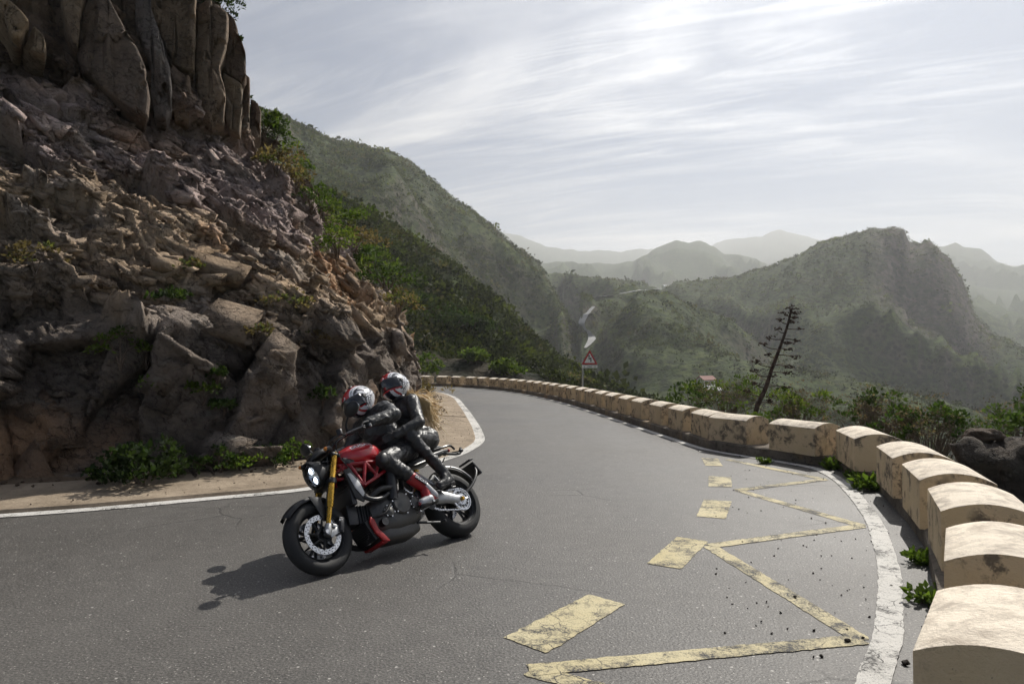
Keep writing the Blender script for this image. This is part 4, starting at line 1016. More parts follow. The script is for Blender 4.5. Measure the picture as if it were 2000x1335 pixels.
def build_hill_bushes():
    L = [((932, 736), 54, 1.15, 1.0, 'bright', 'domed light green bush just above the far guard blocks, the left one of two'), ((986, 738), 52, 1.25, 1.1, 'bright', 'domed light green bush just above the far guard blocks, the right one of two'),
         ((888, 700), 66, 2.6, 2.1, 'dark', 'big round dark green bush on the hillside behind the bend'), ((928, 680), 68, 2.0, 1.7, 'dark', 'round dark bush on the hillside right of the biggest one'), ((822, 640), 70, 1.6, 1.4, 'dark', 'dark bush on the hillside close to the rock edge'),
         ((1082, 690), 74, 1.8, 1.5, 'grey', 'greyish round bush on the hillside left of the road sign'), ((1110, 680), 76, 2.3, 1.6, 'dry', 'olive brown bush at the hill shoulder above the road sign'), ((1180, 740), 66, 1.5, 1.2, 'mid', 'green bush just right of the road sign')]
    for k, (px, D, R_, H, kd, lab) in enumerate(L):
        P = A(*px, D); P[2] = float(terr(P[0], P[1])[0]) if k > 1 else min(P[2], P[2]); P[2] = max(P[2], float(terr(P[0], P[1])[0])) - .1
        bush(lab, P, R_, H, kd, n=40, m=22, ln=.30, ratio=.36, seed=820 + k, twigs=6)
    # behind the guard blocks on the right
    def pl(u, v, D): return A(u, v, D)
    twig_bush('big grey twiggy bush behind the guard blocks, left half of the pair at right', pl(1720, 880, 12.6), 1.0, 1.05, 41, 'mid', 80, 16)
    twig_bush('grey-green twiggy bush behind the guard blocks, right half of the pair at right', pl(1815, 905, 11.4), .85, .95, 42, 'mid', 60, 26)
    twig_bush('twiggy green bush behind the long guard blocks', pl(1560, 850, 15.5), 1.15, .95, 43, 'bright', 60, 24)
    bush('yellow-green bush behind the gap between the two long guard blocks', pl(1492, 860, 13.6), .35, .6, 'bright', n=16, m=24, ln=.10, seed=845)
    twig_bush('leafy green bush left of the dead flower stalk behind the guard blocks', pl(1420, 825, 19), 1.3, 1.1, 44, 'bright', 50, 26)
    bush('small green bush left of the stalk, lower on the bank', pl(1350, 808, 22), 1.1, .9, 'mid', n=26, m=24, ln=.14, seed=847)
    twig_bush('reddish brown twiggy bush at the right picture edge behind the boulder', pl(1985, 880, 14.5), 1.2, 1.05, 45, 'mid', 60, 16)
    bush('green bush at the right picture edge beside the twiggy one', pl(2010, 880, 13.2), .8, .75, 'mid', n=24, m=24, ln=.12, seed=849)
    bush('tiny yellow-green plant between guard blocks and boulder', pl(1868, 935, 9.6), .22, .25, 'bright', n=8, m=20, ln=.08, seed=850)
    for k, (px, R_, lab) in enumerate([((1626, 916), .24, 'green weed in the kerb corner below the right end of the long guard block'), ((1692, 955), .30, 'bright leafy weed at the kerb, the largest one growing by the white line'), ((1797, 1100), .17, 'bright weed at the kerb beside the middle near blocks'),
                                       ((1812, 1178), .18, 'bright weed at the kerb closest to the camera'), ((1492, 905), .16, 'small green weed under the gap between the long blocks'), ((1660, 932), .13, 'small green weed between the two kerb weeds at the corner')]):
        rosette(lab, G(*px, .0), R_, 60 + k, 18, 'fresh')
build_hill_bushes()

# ================================================================== dead agave stalk
def build_agave():
    D = 15.4; cv = lambda x, y, d=0.: A(1440 + x / 5.34, 580 + y / 5.34, D + d)
    P = [cv(*q) for q in ((185, 1225), (235, 1075), (300, 940), (350, 780), (410, 620), (470, 455), (520, 310), (560, 150), (577, 112))]
    base = P[0] + (P[0] - P[1]) * 2.6; gz = float(terr(base[0], base[1])[0]); base[2] = min(base[2], gz)
    root = empty('agave_stalk', tuple(base), label='tall dead agave flower stalk leaning right behind the long guard blocks', category='agave'); off = base
    m = MT('dead_stalk', .9, spec=.15); n = m.noise(9, 5); m.set('Base Color', m.mix(m.rng(n, .35, .65), (.035, .026, .021), (.10, .07, .055))); m.bump(n, .4, .01)
    S = spline([base] + P, 40) - off; V, F = tube_np(S, np.linspace(.062, .020, 40), 8); obj('stem', V, F, m.m, root)
    Lf = [((485, 175), (532, 200)), ((445, 240), (512, 278)), ((420, 335), (490, 375)), ((335, 430), (455, 443)), ((260, 490), (425, 545)), ((320, 605), (398, 632)), ((180, 670), (355, 728)), ((175, 770), (312, 832)), ((195, 905), (285, 945)), ((90, 980), (235, 1035)),
          ((605, 175), (556, 165)), ((610, 215), (545, 238)), ((570, 265), (532, 268)), ((655, 335), (515, 330)), ((625, 462), (488, 430)), ((545, 485), (470, 470)), ((540, 555), (450, 535)), ((610, 635), (425, 600)), ((550, 740), (385, 705)), ((545, 795), (360, 780)), ((380, 828), (340, 815)), ((530, 945), (310, 920)), ((360, 1035), (255, 1035)), ((340, 1088), (240, 1095))]
    r = np.random.default_rng(3)
    for k, (tip, at) in enumerate(Lf):
        dz = r.uniform(-.55, .55) * min(1, abs(tip[0] - at[0]) / 120)
        a = cv(*at) - off; b = cv(*tip, dz) - off; mid = a + (b - a) * .55; mid[2] = a[2] + (b[2] - a[2]) * .25 + .0
        V, F = tube_np(spline([a, mid, b], 9), np.linspace(.013, .007, 9), 5); br = obj('branch', V, F, m.m, root)
        VV = []; FF = []; o = 0
        for q in range(13):
            v, f = HULLS[q % 16]; e = b + (mid - b) * r.uniform(0, .42) * .6 + r.normal(size=3) * (.05, .05, .018); w = (v * (.085, .05, .045)) @ rot_np(r).T + e + (0, 0, .015)
            VV.append(w); FF.append(f + o); o += len(w)
        obj('seed_pods', np.concatenate(VV), np.concatenate(FF), m.m, br, kind='stuff')
    VV = []; FF = []; o = 0
    for q in range(16):
        v, f = HULLS[q % 16]; w = (v * (.07, .05, .05)) @ rot_np(r).T + P[-1] - off + r.normal(size=3) * (.06, .05, .05); VV.append(w); FF.append(f + o); o += len(w)
    obj('seed_pods', np.concatenate(VV), np.concatenate(FF), m.m, root, kind='stuff')
build_agave()

# ================================================================== road sign
def text_mesh(s, size, mat, name, ext=.0015, bold=False):
    cu = bpy.data.curves.new(name, 'FONT'); cu.body = s; cu.size = size; cu.align_x = 'CENTER'; cu.align_y = 'CENTER'; cu.extrude = ext
    if bold: cu.offset = size * .02
    o = bpy.data.objects.new(name, cu); col.objects.link(o); dg = bpy.context.evaluated_depsgraph_get(); me = bpy.data.meshes.new_from_object(o.evaluated_get(dg)); bpy.data.objects.remove(o)
    me.materials.clear(); me.materials.append(mat); me.name = name; return me
def build_sign():
    D = 30.; c = A(1151, 700, D); f = D / FPX
    gz = float(terr(c[0], c[1])[0]); pole_x = A(1138, 740, D)[0]
    root = empty('road_sign', (pole_x, D, gz), label='triangular red-bordered double bend warning sign on a grey pole behind the guard blocks', category='road sign'); o3 = np.array([pole_x, D, gz])
    steel = plain('galvanised_steel', (.40, .41, .42), .45, .6); red = plain('sign_red', (.42, .02, .025), .4); white = plain('sign_white', (.78, .78, .76), .4); black = plain('sign_black', (.012, .012, .012), .5)
    zt = A(1138, 700, D)[2] - gz; V, F = tube_np([(0, 0, -.4), (0, 0, zt)], .036, 10); obj('pole', V, F, steel, root)
    def plate(name, pts, y, th, mat, par):
        pts = [(p[0] - o3[0], y, p[2] - o3[2]) for p in pts]; n = len(pts)
        V = pts + [(p[0], p[1] + th, p[2]) for p in pts]; F = [list(range(n)), list(range(n, 2 * n))[::-1]] + [[i, (i + 1) % n + 0, (i + 1) % n + n, i + n] for i in range(n)]
        ob = obj(name, V, F, mat, par); bm = bmesh.new(); bm.from_mesh(ob.data); bmesh.ops.recalc_face_normals(bm, faces=bm.faces); bm.to_mesh(ob.data); bm.free(); return ob
    def tri(sx, sh=0.):
        T = np.array([(1151.5, 682.5), (1135.5, 711.5), (1167.5, 711.5)]); cen = np.array([1151.5, 702.2]); out = []
        for i in range(3):                       # rounded corners
            p = cen + (T[i] - cen) * sx
            for q in (T[i - 1], T[(i + 1) % 3]): out.append(p + (cen + (q - cen) * sx - p) * .05)
        return [A(u, v, D) for u, v in out]
    fr = plate('sign_face', tri(1.0), -.045, .012, red, root)
    wi = plate('white_field', tri(.66), -.051, .005, white, fr)
    arrow = [(1150.2, 692.5), (1152.2, 695.5), (1150.9, 695.5), (1150.9, 699.3), (1154.8, 697.6), (1154.8, 706.2), (1152.9, 706.2), (1152.9, 700.6), (1149.3, 702.2), (1149.3, 695.5), (1148.2, 695.5)]
    plate('double_bend_arrow', [A(u, v, D) for u, v in arrow], -.056, .004, black, fr)
    pl = plate('distance_plate', [A(1136.5, 712.6, D), A(1136.5, 718.2, D), A(1166.5, 718.2, D), A(1166.5, 712.6, D)], -.045, .010, white, root)
    t = link('lettering', text_mesh('2 km', .098, black, 'lettering', bold=True), pl); p = A(1151.5, 715.4, D) - o3; t.location = (p[0], -.049, p[2]); t.rotation_euler = (R(90), 0, 0)
    for s, u in ((1, 1141), (-1, 1162)): plate('arrow_mark', [A(u - 1.3, 716.6, D), A(u + 1.3, 716.6, D), A(u, 714.2, D)], -.049, .003, black, pl)
    V, F = tube_np([(0, -.03, zt - .12), (A(1151, 700, D)[0] - o3[0], -.03, zt - .12)], .012, 6); obj('bracket', V, F, steel, root)
build_sign()

# ================================================================== boulder, loose stones
def boulder(label, c, size, seed, colr, sub=4, name='boulder'):
    bm = bmesh.new(); bmesh.ops.create_icosphere(bm, subdivisions=sub, radius=1); V = np.array([v.co[:] for v in bm.verts]); F = np.array([[w.index for w in f.verts] for f in bm.faces]); bm.free()
    o1, b1, h1 = facets(V * 1.0 + seed, (.7, .7, .7), seed, .9); o2, b2, h2 = facets(V + seed, (.25, .25, .25), seed + 4, .8)
    W = V * (1 + .34 * o1 + .10 * o2 + .05 * fbm(V * 5, 3, seed))[:, None] * size
    C = np.tile(colr, (len(W), 1)) * (.75 + .5 * h1[:, :1]) * (1 + .3 * fbm(V * 3, 4, seed + 2))[:, None]
    return link(name, mesh_np(name, W, F, M_ROCK, attrs={'Col': C}), None, tuple(c), label=label, category='boulder')
boulder('big dark lichen-spotted boulder outside the guard blocks at the right edge', (6.55, 9.1, -.55), (1.02, .95, 1.18), 12, (.085, .072, .060), 5)
boulder('dark slab of rock lying on the crest of the big boulder', (7.05, 9.35, .38), (.72, .5, .26), 15, (.05, .045, .042), 4)
boulder('small brown knob of rock perched at the boulder tip', (6.32, 9.15, .70), (.24, .22, .10), 19, (.17, .13, .10), 3)
def build_gravel():
    r = np.random.default_rng(9); VV = []; FF = []; CC = []; o = 0
    def drop(P, s, c):
        nonlocal o
        v, f = HULLS[int(r.integers(16))]; w = (v * s * (1, .9, .7)) @ rot_np(r).T + P + (0, 0, s * .22); VV.append(w); FF.append(f + o); o += len(w); CC.append(np.tile(c, (len(w), 1)))
    for k in range(200):
        i = int(r.integers(60, 150)); p = KERB[i] - KN[i] * abs(r.normal() * .75 + .25); drop(np.array([p[0], p[1], .004]), r.uniform(.008, .026) * (1.5 if r.random() < .12 else 1), np.array((.06, .052, .046)) * r.uniform(.6, 1.6))
    for k in range(60): P = G(r.uniform(1380, 1720), r.uniform(900, 1240)); drop(P, r.uniform(.012, .03), np.array((.07, .06, .05)))
    for u, v, s in ((1655, 1254, .05), (1685, 1247, .035), (1768, 1298, .06), (1790, 1310, .04), (1590, 1232, .03), (1605, 1283, .035)): drop(G(u, v), s, np.array((.05, .043, .038)))
    for k in range(1500):                           # debris along the rock foot
        i = int(r.integers(70, len(INNER) - 30)); w = SHO_W[i]; p = INNER[i] + IN_[i] * (w + r.normal() * .16 + .05); drop(np.array([p[0], p[1], .11]), r.uniform(.015, .09), np.array((.15, .11, .08)) * r.uniform(.5, 1.5))
    for k in range(900):
        i = int(r.integers(70, len(INNER) - 60)); p = INNER[i] + IN_[i] * r.uniform(.2, SHO_W[i]); drop(np.array([p[0], p[1], .065]), r.uniform(.01, .03), np.array((.14, .10, .075)) * r.uniform(.5, 1.5))
    obj('gravel', np.concatenate(VV), np.concatenate(FF), M_ROCK, attrs={'Col': np.concatenate(CC)}, kind='stuff', label='loose gravel scattered along both road edges', category='gravel')
build_gravel()

# ================================================================== far roads and houses
def far_road(name, pts, y0, y1, wpx, lift):
    c = spline([(u, v, w) for (u, v), w in zip(pts, wpx)], 60); Lp = []; Rp = []
    for u, v, w in c:
        P = hit(u, v, y0, y1); hw = w * .5 * P[1] / FPX
        Lp.append(P + (-hw, 0, lift)); Rp.append(P + (hw, 0, lift))
    Lp, Rp = np.array(Lp), np.array(Rp)
    m = plain('pale_far_asphalt', (.30, .30, .295), .8, vary=.08, vs_=.2)
    strip(name, Rp, Lp, m, kind='structure')
far_road('valley_road', [(1158, 604), (1150, 612), (1141, 624), (1136, 636), (1141, 645), (1151, 655), (1156, 665), (1150, 675), (1143, 683)], 165, 480, [9, 11, 13, 12, 6, 9, 15, 10, 5], .9)
far_road('saddle_road', [(1158, 585), (1180, 582), (1205, 579), (1235, 574), (1262, 569), (1292, 566)], 300, 600, [6, 8, 8, 8, 9, 9], 1.2)
def house(label, P, w, d, h, roofc, rot, white=(.78, .76, .72)):
    root = empty('house', tuple(P), (0, 0, rot), label=label, category='house')
    wm = plain('house_wall', white, .8, vs_=2); rm_ = plain('house_roof', roofc, .8, vs_=3); dk = plain('house_window', (.03, .035, .04), .2); fm = plain('window_frame', (.5, .48, .45), .6)
    V = [(-w / 2, -d / 2, -1.5), (w / 2, -d / 2, -1.5), (w / 2, d / 2, -1.5), (-w / 2, d / 2, -1.5), (-w / 2, -d / 2, h), (w / 2, -d / 2, h), (w / 2, d / 2, h), (-w / 2, d / 2, h), (-w / 2, 0, h + .28 * d), (w / 2, 0, h + .28 * d)]
    obj('wall', V, [[0, 1, 5, 4], [2, 3, 7, 6], [1, 2, 6, 9, 5], [3, 0, 4, 8, 7]], wm, root)
    e = .35; t = .18; s = .28
    for sg in (-1, 1):
        a = [(-w / 2 - e, sg * (d / 2 + e), h - e * 2 * s), (w / 2 + e, sg * (d / 2 + e), h - e * 2 * s), (w / 2 + e, 0, h + s * d), (-w / 2 - e, 0, h + s * d)]
        a = [(x, y, z + .03) for x, y, z in a]; b = [(x, y, z + t) for x, y, z in a]; obj('roof', a + b, [[0, 1, 2, 3], [4, 5, 6, 7], [0, 1, 5, 4], [1, 2, 6, 5], [3, 0, 4, 7]], rm_, root)
    for x in (-w * .26, w * .22):
        bx = lambda x0, x1, z0, z1, y0, y1: ([(x0, y0, z0), (x1, y0, z0), (x1, y0, z1), (x0, y0, z1), (x0, y1, z0), (x1, y1, z0), (x1, y1, z1), (x0, y1, z1)], [[0, 1, 2, 3], [5, 4, 7, 6], [0, 4, 5, 1], [3, 2, 6, 7], [0, 3, 7, 4], [1, 5, 6, 2]])
        fr = obj('window', *bx(x - .5, x + .5, h * .42, h * .82, -d / 2 - .06, -d / 2 + .02), fm, root); obj('pane', *bx(x - .4, x + .4, h * .47, h * .78, -d / 2 - .075, -d / 2 - .055), dk, fr)
    obj('door', *bx(-.1 * w - .45 + .3, -.1 * w + .45 + .3, -.2, h * .75, -d / 2 - .05, -d / 2 + .02), plain('house_door', (.12, .07, .04), .6), root)
for (u, v), D, w, dd, h, rc, lab in [((1379, 756), 180, 3.6, 3.0, 2.0, (.24, .085, .06), 'tiny white house with reddish roof down in the valley'), ((1388, 773), 172, 3.8, 3.2, 1.5, (.46, .46, .47), 'tiny pale grey house just below the reddish-roofed one'), ((1301, 565), 552, 5.2, 4, 2.2, (.6, .6, .6), 'tiny white shape on the saddle at the end of the far road, modelled as a hut')]:  # the white shape on the saddle, taken for a vehicle, is built as a hut
    P = A(u, v, D); gz = float(terr(P[0], P[1])[0]); P[2] = max(P[2], gz + .2); house(lab, P, w, dd, h, rc, R(20))

# ================================================================== motorcycle (local: x forward, y left, z up, origin at the rear contact)
BIKE_LOC = (-.46, 6.571, .010); BIKE_YAW, LEAN = 4.009, .53
BIKE_M = Matrix.Translation(BIKE_LOC) @ Matrix.Rotation(BIKE_YAW, 4, 'Z') @ Matrix.Rotation(LEAN, 4, 'X')
def paint(name, c, rough=.28, coat=1.0):
    t = MT(name, rough, c, 0, .5, coat); n = t.noise(14, 3); t.set('Base Color', t.mix(t.rng(n, .3, .7), tuple(x * .92 for x in c), c)); t.set('Coat Roughness', .05); return t.m
K_RED = paint('red_paint', (.55, .008, .018)); K_FRAME = paint('red_frame_paint', (.36, .010, .018), .4, .4)
K_BLK = plain('black_plastic', (.014, .014, .015), .42, vs_=60); K_SATIN = plain('satin_black_metal', (.022, .022, .023), .35, .4, vs_=60); K_TYRE = plain('tyre_rubber', (.016, .016, .016), .72, vs_=90, bump=.15)
K_GOLD = plain('gold_anodised', (.62, .36, .055), .26, .85, vs_=40, vary=.06); K_STEEL = plain('brushed_steel', (.55, .56, .58), .28, 1.0, vs_=50); K_ALU = plain('cast_aluminium', (.36, .365, .37), .42, .9, vs_=50)
K_ENG = plain('grey_crankcase', (.105, .102, .096), .48, .6, vs_=40, bump=.1); K_CHROME = plain('chrome', (.8, .8, .82), .08, 1.0, vs_=30, vary=.03)
K_DARKM = plain('dark_metal', (.05, .05, .052), .4, .8, vs_=60); K_REDPL = plain('red_plastic', (.36, .018, .018), .38, vs_=40); K_SEAT = plain('seat_vinyl', (.017, .016, .016), .5, vs_=70, bump=.1); K_WHITE = plain('white_lettering', (.78, .78, .8), .4); K_LAMP = plain('amber_lens', (.5, .17, .02), .2)
def mat_glass():
    t = MT('headlamp_lens', .04, (.95, .96, .98)); n = t.noise(40, 2); g = t.n('ShaderNodeBsdfGlossy'); t.L.new(t.rng(n, .3, .7, .02, .06), g.inputs['Roughness']); tr = t.n('ShaderNodeBsdfTransparent'); tr.inputs[0].default_value = (.95, .97, .98, 1)
    lw = t.n('ShaderNodeLayerWeight'); lw.inputs[0].default_value = .25; mx = t.n('ShaderNodeMixShader'); t.L.new(lw.outputs['Fresnel'], mx.inputs[0]); t.L.new(tr.outputs[0], mx.inputs[1]); t.L.new(g.outputs[0], mx.inputs[2])
    t.L.new(mx.outputs[0], t.nt.nodes['Material Output'].inputs[0]); return t.m
K_GLASS = mat_glass()
def mat_glow():
    t = MT('bulb_glow', .3, (.9, .93, 1.0)); n = t.noise(80, 1); t.set('Emission Color', (.85, .92, 1.0)); t.set('Emission Strength', t.rng(n, 0, 1, 2.2, 3.0)); return t.m  # glow added to brighten the chrome reflector, standing in for reflected sky
K_GLOW = mat_glow()
def lathe(prof, seg=40, axis='y', c=(0, 0, 0), close=False):
    "profile (radius, offset along axis)"
    n = len(prof); V = []; F = []
    for k in range(seg):
        a = 2 * math.pi * k / seg
        for r_, o in prof:
            q = (r_ * math.cos(a), o, r_ * math.sin(a)) if axis == 'y' else ((o, r_ * math.cos(a), r_ * math.sin(a)) if axis == 'x' else (r_ * math.cos(a), r_ * math.sin(a), o)); V.append(np.add(q, c))
    m = n if close else n - 1
    for k in range(seg):
        k2 = (k + 1) % seg
        for i in range(m): j = (i + 1) % n; F.append([k * n + i, k2 * n + i, k2 * n + j, k * n + j])
    return np.array(V), F
def boxv(c, s, rot=(0, 0, 0), tap=1.0):
    V = np.array([(x, y, z) for x in (-.5, .5) for y in (-.5, .5) for z in (-.5, .5)]) * s
    V[V[:, 2] > 0, :2] *= tap
    V = V @ np.array(Euler(rot).to_matrix()).T + c
    return V, [[0, 1, 3, 2], [4, 6, 7, 5], [0, 4, 5, 1], [2, 3, 7, 6], [0, 2, 6, 4], [1, 5, 7, 3]]
def ell(c, r_, seg=20, rings=12, rot=(0, 0, 0)):
    V = []; F = []
    for i in range(rings + 1):
        t = math.pi * i / rings
        for k in range(seg): a = 2 * math.pi * k / seg; V.append((r_[0] * math.sin(t) * math.cos(a), r_[1] * math.sin(t) * math.sin(a), r_[2] * math.cos(t)))
    for i in range(rings):
        for k in range(seg): k2 = (k + 1) % seg; F.append([i * seg + k, (i + 1) * seg + k, (i + 1) * seg + k2, i * seg + k2])
    return np.array(V) @ np.array(Euler(rot).to_matrix()).T + c, F
def plate_xz(pts, y0, y1):
    n = len(pts); V = [(x, y0, z) for x, z in pts] + [(x, y1, z) for x, z in pts]
    return np.array(V), [list(range(n)), list(range(2 * n - 1, n - 1, -1))] + [[i, i + n, (i + 1) % n + n, (i + 1) % n] for i in range(n)]
def loft(secs, cap=(True, True)):
    "rings of equal length"
    m = len(secs[0]); V = np.concatenate([np.asarray(s, float) for s in secs]); F = []
    for a in range(len(secs) - 1):
        for k in range(m): k2 = (k + 1) % m; F.append([a * m + k, a * m + k2, (a + 1) * m + k2, (a + 1) * m + k])
    if cap[0]: F.append(list(range(m))[::-1])
    if cap[1]: F.append([(len(secs) - 1) * m + k for k in range(m)])
    return V, F
def sect(x, w, zb, zt, p=2.6, n=28, tip=0.0):
    "superellipse cross-section at x: half width w, from zb to zt"
    out = []
    for k in range(n):
        a = 2 * math.pi * k / n; c, s = math.cos(a), math.sin(a)
        yy = w * math.copysign(abs(c) ** (2 / p), c); zz = (zb + zt) / 2 + (zt - zb) / 2 * math.copysign(abs(s) ** (2 / p), s)
        out.append((x + tip * (zz - zb), yy, zz))
    return out
def fixn(o):
    bm = bmesh.new(); bm.from_mesh(o.data); bmesh.ops.recalc_face_normals(bm, faces=bm.faces); bm.to_mesh(o.data); bm.free(); return o
def smooth_by_angle(o, ang=.7):
    me = o.data; me.polygons.foreach_set('use_smooth', np.ones(len(me.polygons), bool))
    try: me.set_sharp_from_angle(angle=ang)
    except Exception: pass
    return o
def part(name, VF, mat, parent, bev=0.0, sub=0, **kw):
    V, F = VF if isinstance(VF, tuple) else merge(VF)
    o = fixn(obj(name, V, F if isinstance(F, list) else F.tolist(), mat, parent, **kw))
    if bev:
        bm = bmesh.new(); bm.from_mesh(o.data); e = [x for x in bm.edges if len(x.link_faces) == 2 and x.calc_face_angle() > .5]
        bmesh.ops.bevel(bm, geom=e, offset=bev, segments=2, affect='EDGES', profile=.5); bm.to_mesh(o.data); bm.free()
    if sub: md = o.modifiers.new('sub', 'SUBSURF'); md.levels = sub; md.render_levels = sub
    return smooth_by_angle(o)
BIKE = empty('motorcycle', label='red naked sports motorcycle leaning into the bend with two riders aboard', category='motorcycle'); BIKE.matrix_world = BIKE_M
def wheel(name, c, Rr, w, front):
    W = empty(name); W.parent = BIKE; W.location = c
    rt = w / 2; rim = Rr - (.090 if front else .108); prof = []
    for k in range(15):                                # tyre cross-section
        t = -math.pi * .5 * 1.12 + math.pi * 1.12 * k / 14
        prof.append((rim + .012 + (Rr - rim - .012) * max(0, math.cos(t * .88)) ** .75, rt * math.sin(t) / math.sin(math.pi * .5 * 1.0)))
    prof = [(rim - .004, -rt * .72)] + prof + [(rim - .004, rt * .72)]
    part('tyre', lathe(prof, 56), K_TYRE, W)
    rp = [(rim + .008, -rt * .74), (rim + .004, -rt * .70), (rim - .014, -rt * .62), (rim - .030, -rt * .30), (rim - .030, rt * .30), (rim - .014, rt * .62), (rim + .004, rt * .70), (rim + .008, rt * .74)]
    rm = part('rim', lathe(rp, 56), K_SATIN, W)
    for s in (-1, 1): part('rim_stripe', lathe([(rim - .004, s * (rt * .70)), (rim + .006, s * (rt * .745)), (rim + .008, s * (rt * .735)), (rim - .003, s * (rt * .68))], 56, close=True), K_ALU, rm)
    for k in range(5):
        a0 = 2 * math.pi * k / 5 + .3
        for da in (-.16, .16):
            P = [(math.cos(a0) * .035, 0, math.sin(a0) * .035), (math.cos(a0 + da * .5) * rim * .5, 0, math.sin(a0 + da * .5) * rim * .5), (math.cos(a0 + da) * (rim - .02), 0, math.sin(a0 + da) * (rim - .02))]
            part('spoke', tube_np(P, [.016, .012, .014], 6), K_SATIN, rm)
    part('hub', lathe([(0, -.06), (.035, -.06), (.045, -.02), (.045, .02), (.035, .06), (0, .06)], 24), K_SATIN, W)
    return W
FW = wheel('front_wheel', (1.511, 0, .300), .300, .122, True); RW = wheel('rear_wheel', (0, 0, .320), .320, .188, False)
def disc(parent, y, R_, Ri, holes=True, side=1):
    d = part('brake_disc', lathe([(Ri, y - .0025), (R_, y - .0025), (R_, y + .0025), (Ri, y + .0025)], 48, close=True), K_STEEL, parent)
    if holes:
        hs = []
        for k in range(26):
            a = 2 * math.pi * k / 26
            for q, rr in enumerate((Ri + (R_ - Ri) * .28, Ri + (R_ - Ri) * .72)):
                b = a + q * .12; v, f = lathe([(0, y + side * .0030), (.0052, y + side * .0030), (.0052, y + side * .0020)], 6); hs.append((v + (rr * math.cos(b), 0, rr * math.sin(b)), f))
        part('drill_holes', hs, K_BLK, d, kind='stuff')
    car = []
    for k in range(8): a = 2 * math.pi * k / 8; car.append(tube_np([(math.cos(a) * .05, y, math.sin(a) * .05), (math.cos(a + .25) * (Ri + .006), y, math.sin(a + .25) * (Ri + .006))], [.012, .007], 6))
    part('disc_carrier', car + [lathe([(.03, y - .004), (.058, y - .004), (.058, y + .004), (.03, y + .004)], 24, close=True)], K_SATIN, d)
disc(FW, .072, .162, .122, True, 1); disc(FW, -.072, .162, .122, True, -1)
disc(RW, -.085, .122, .085, False)
def wrap_on(t, tank, s):
    "lay lettering on the curved tank"
    from mathutils.bvhtree import BVHTree
    bv = BVHTree.FromObject(tank, bpy.context.evaluated_depsgraph_get()); M_ = t.matrix_local.copy(); Mi = M_.inverted(); n = (M_.to_3x3() @ Vector((0, 0, 1))).normalized()
    for v in t.data.vertices:
        p = M_ @ v.co; h = v.co.z; q = p + n * .2; loc, nor, i, d = bv.ray_cast(q, -n)
        if loc is not None: v.co = Mi @ (loc + n * (.0022 + max(0, h)))
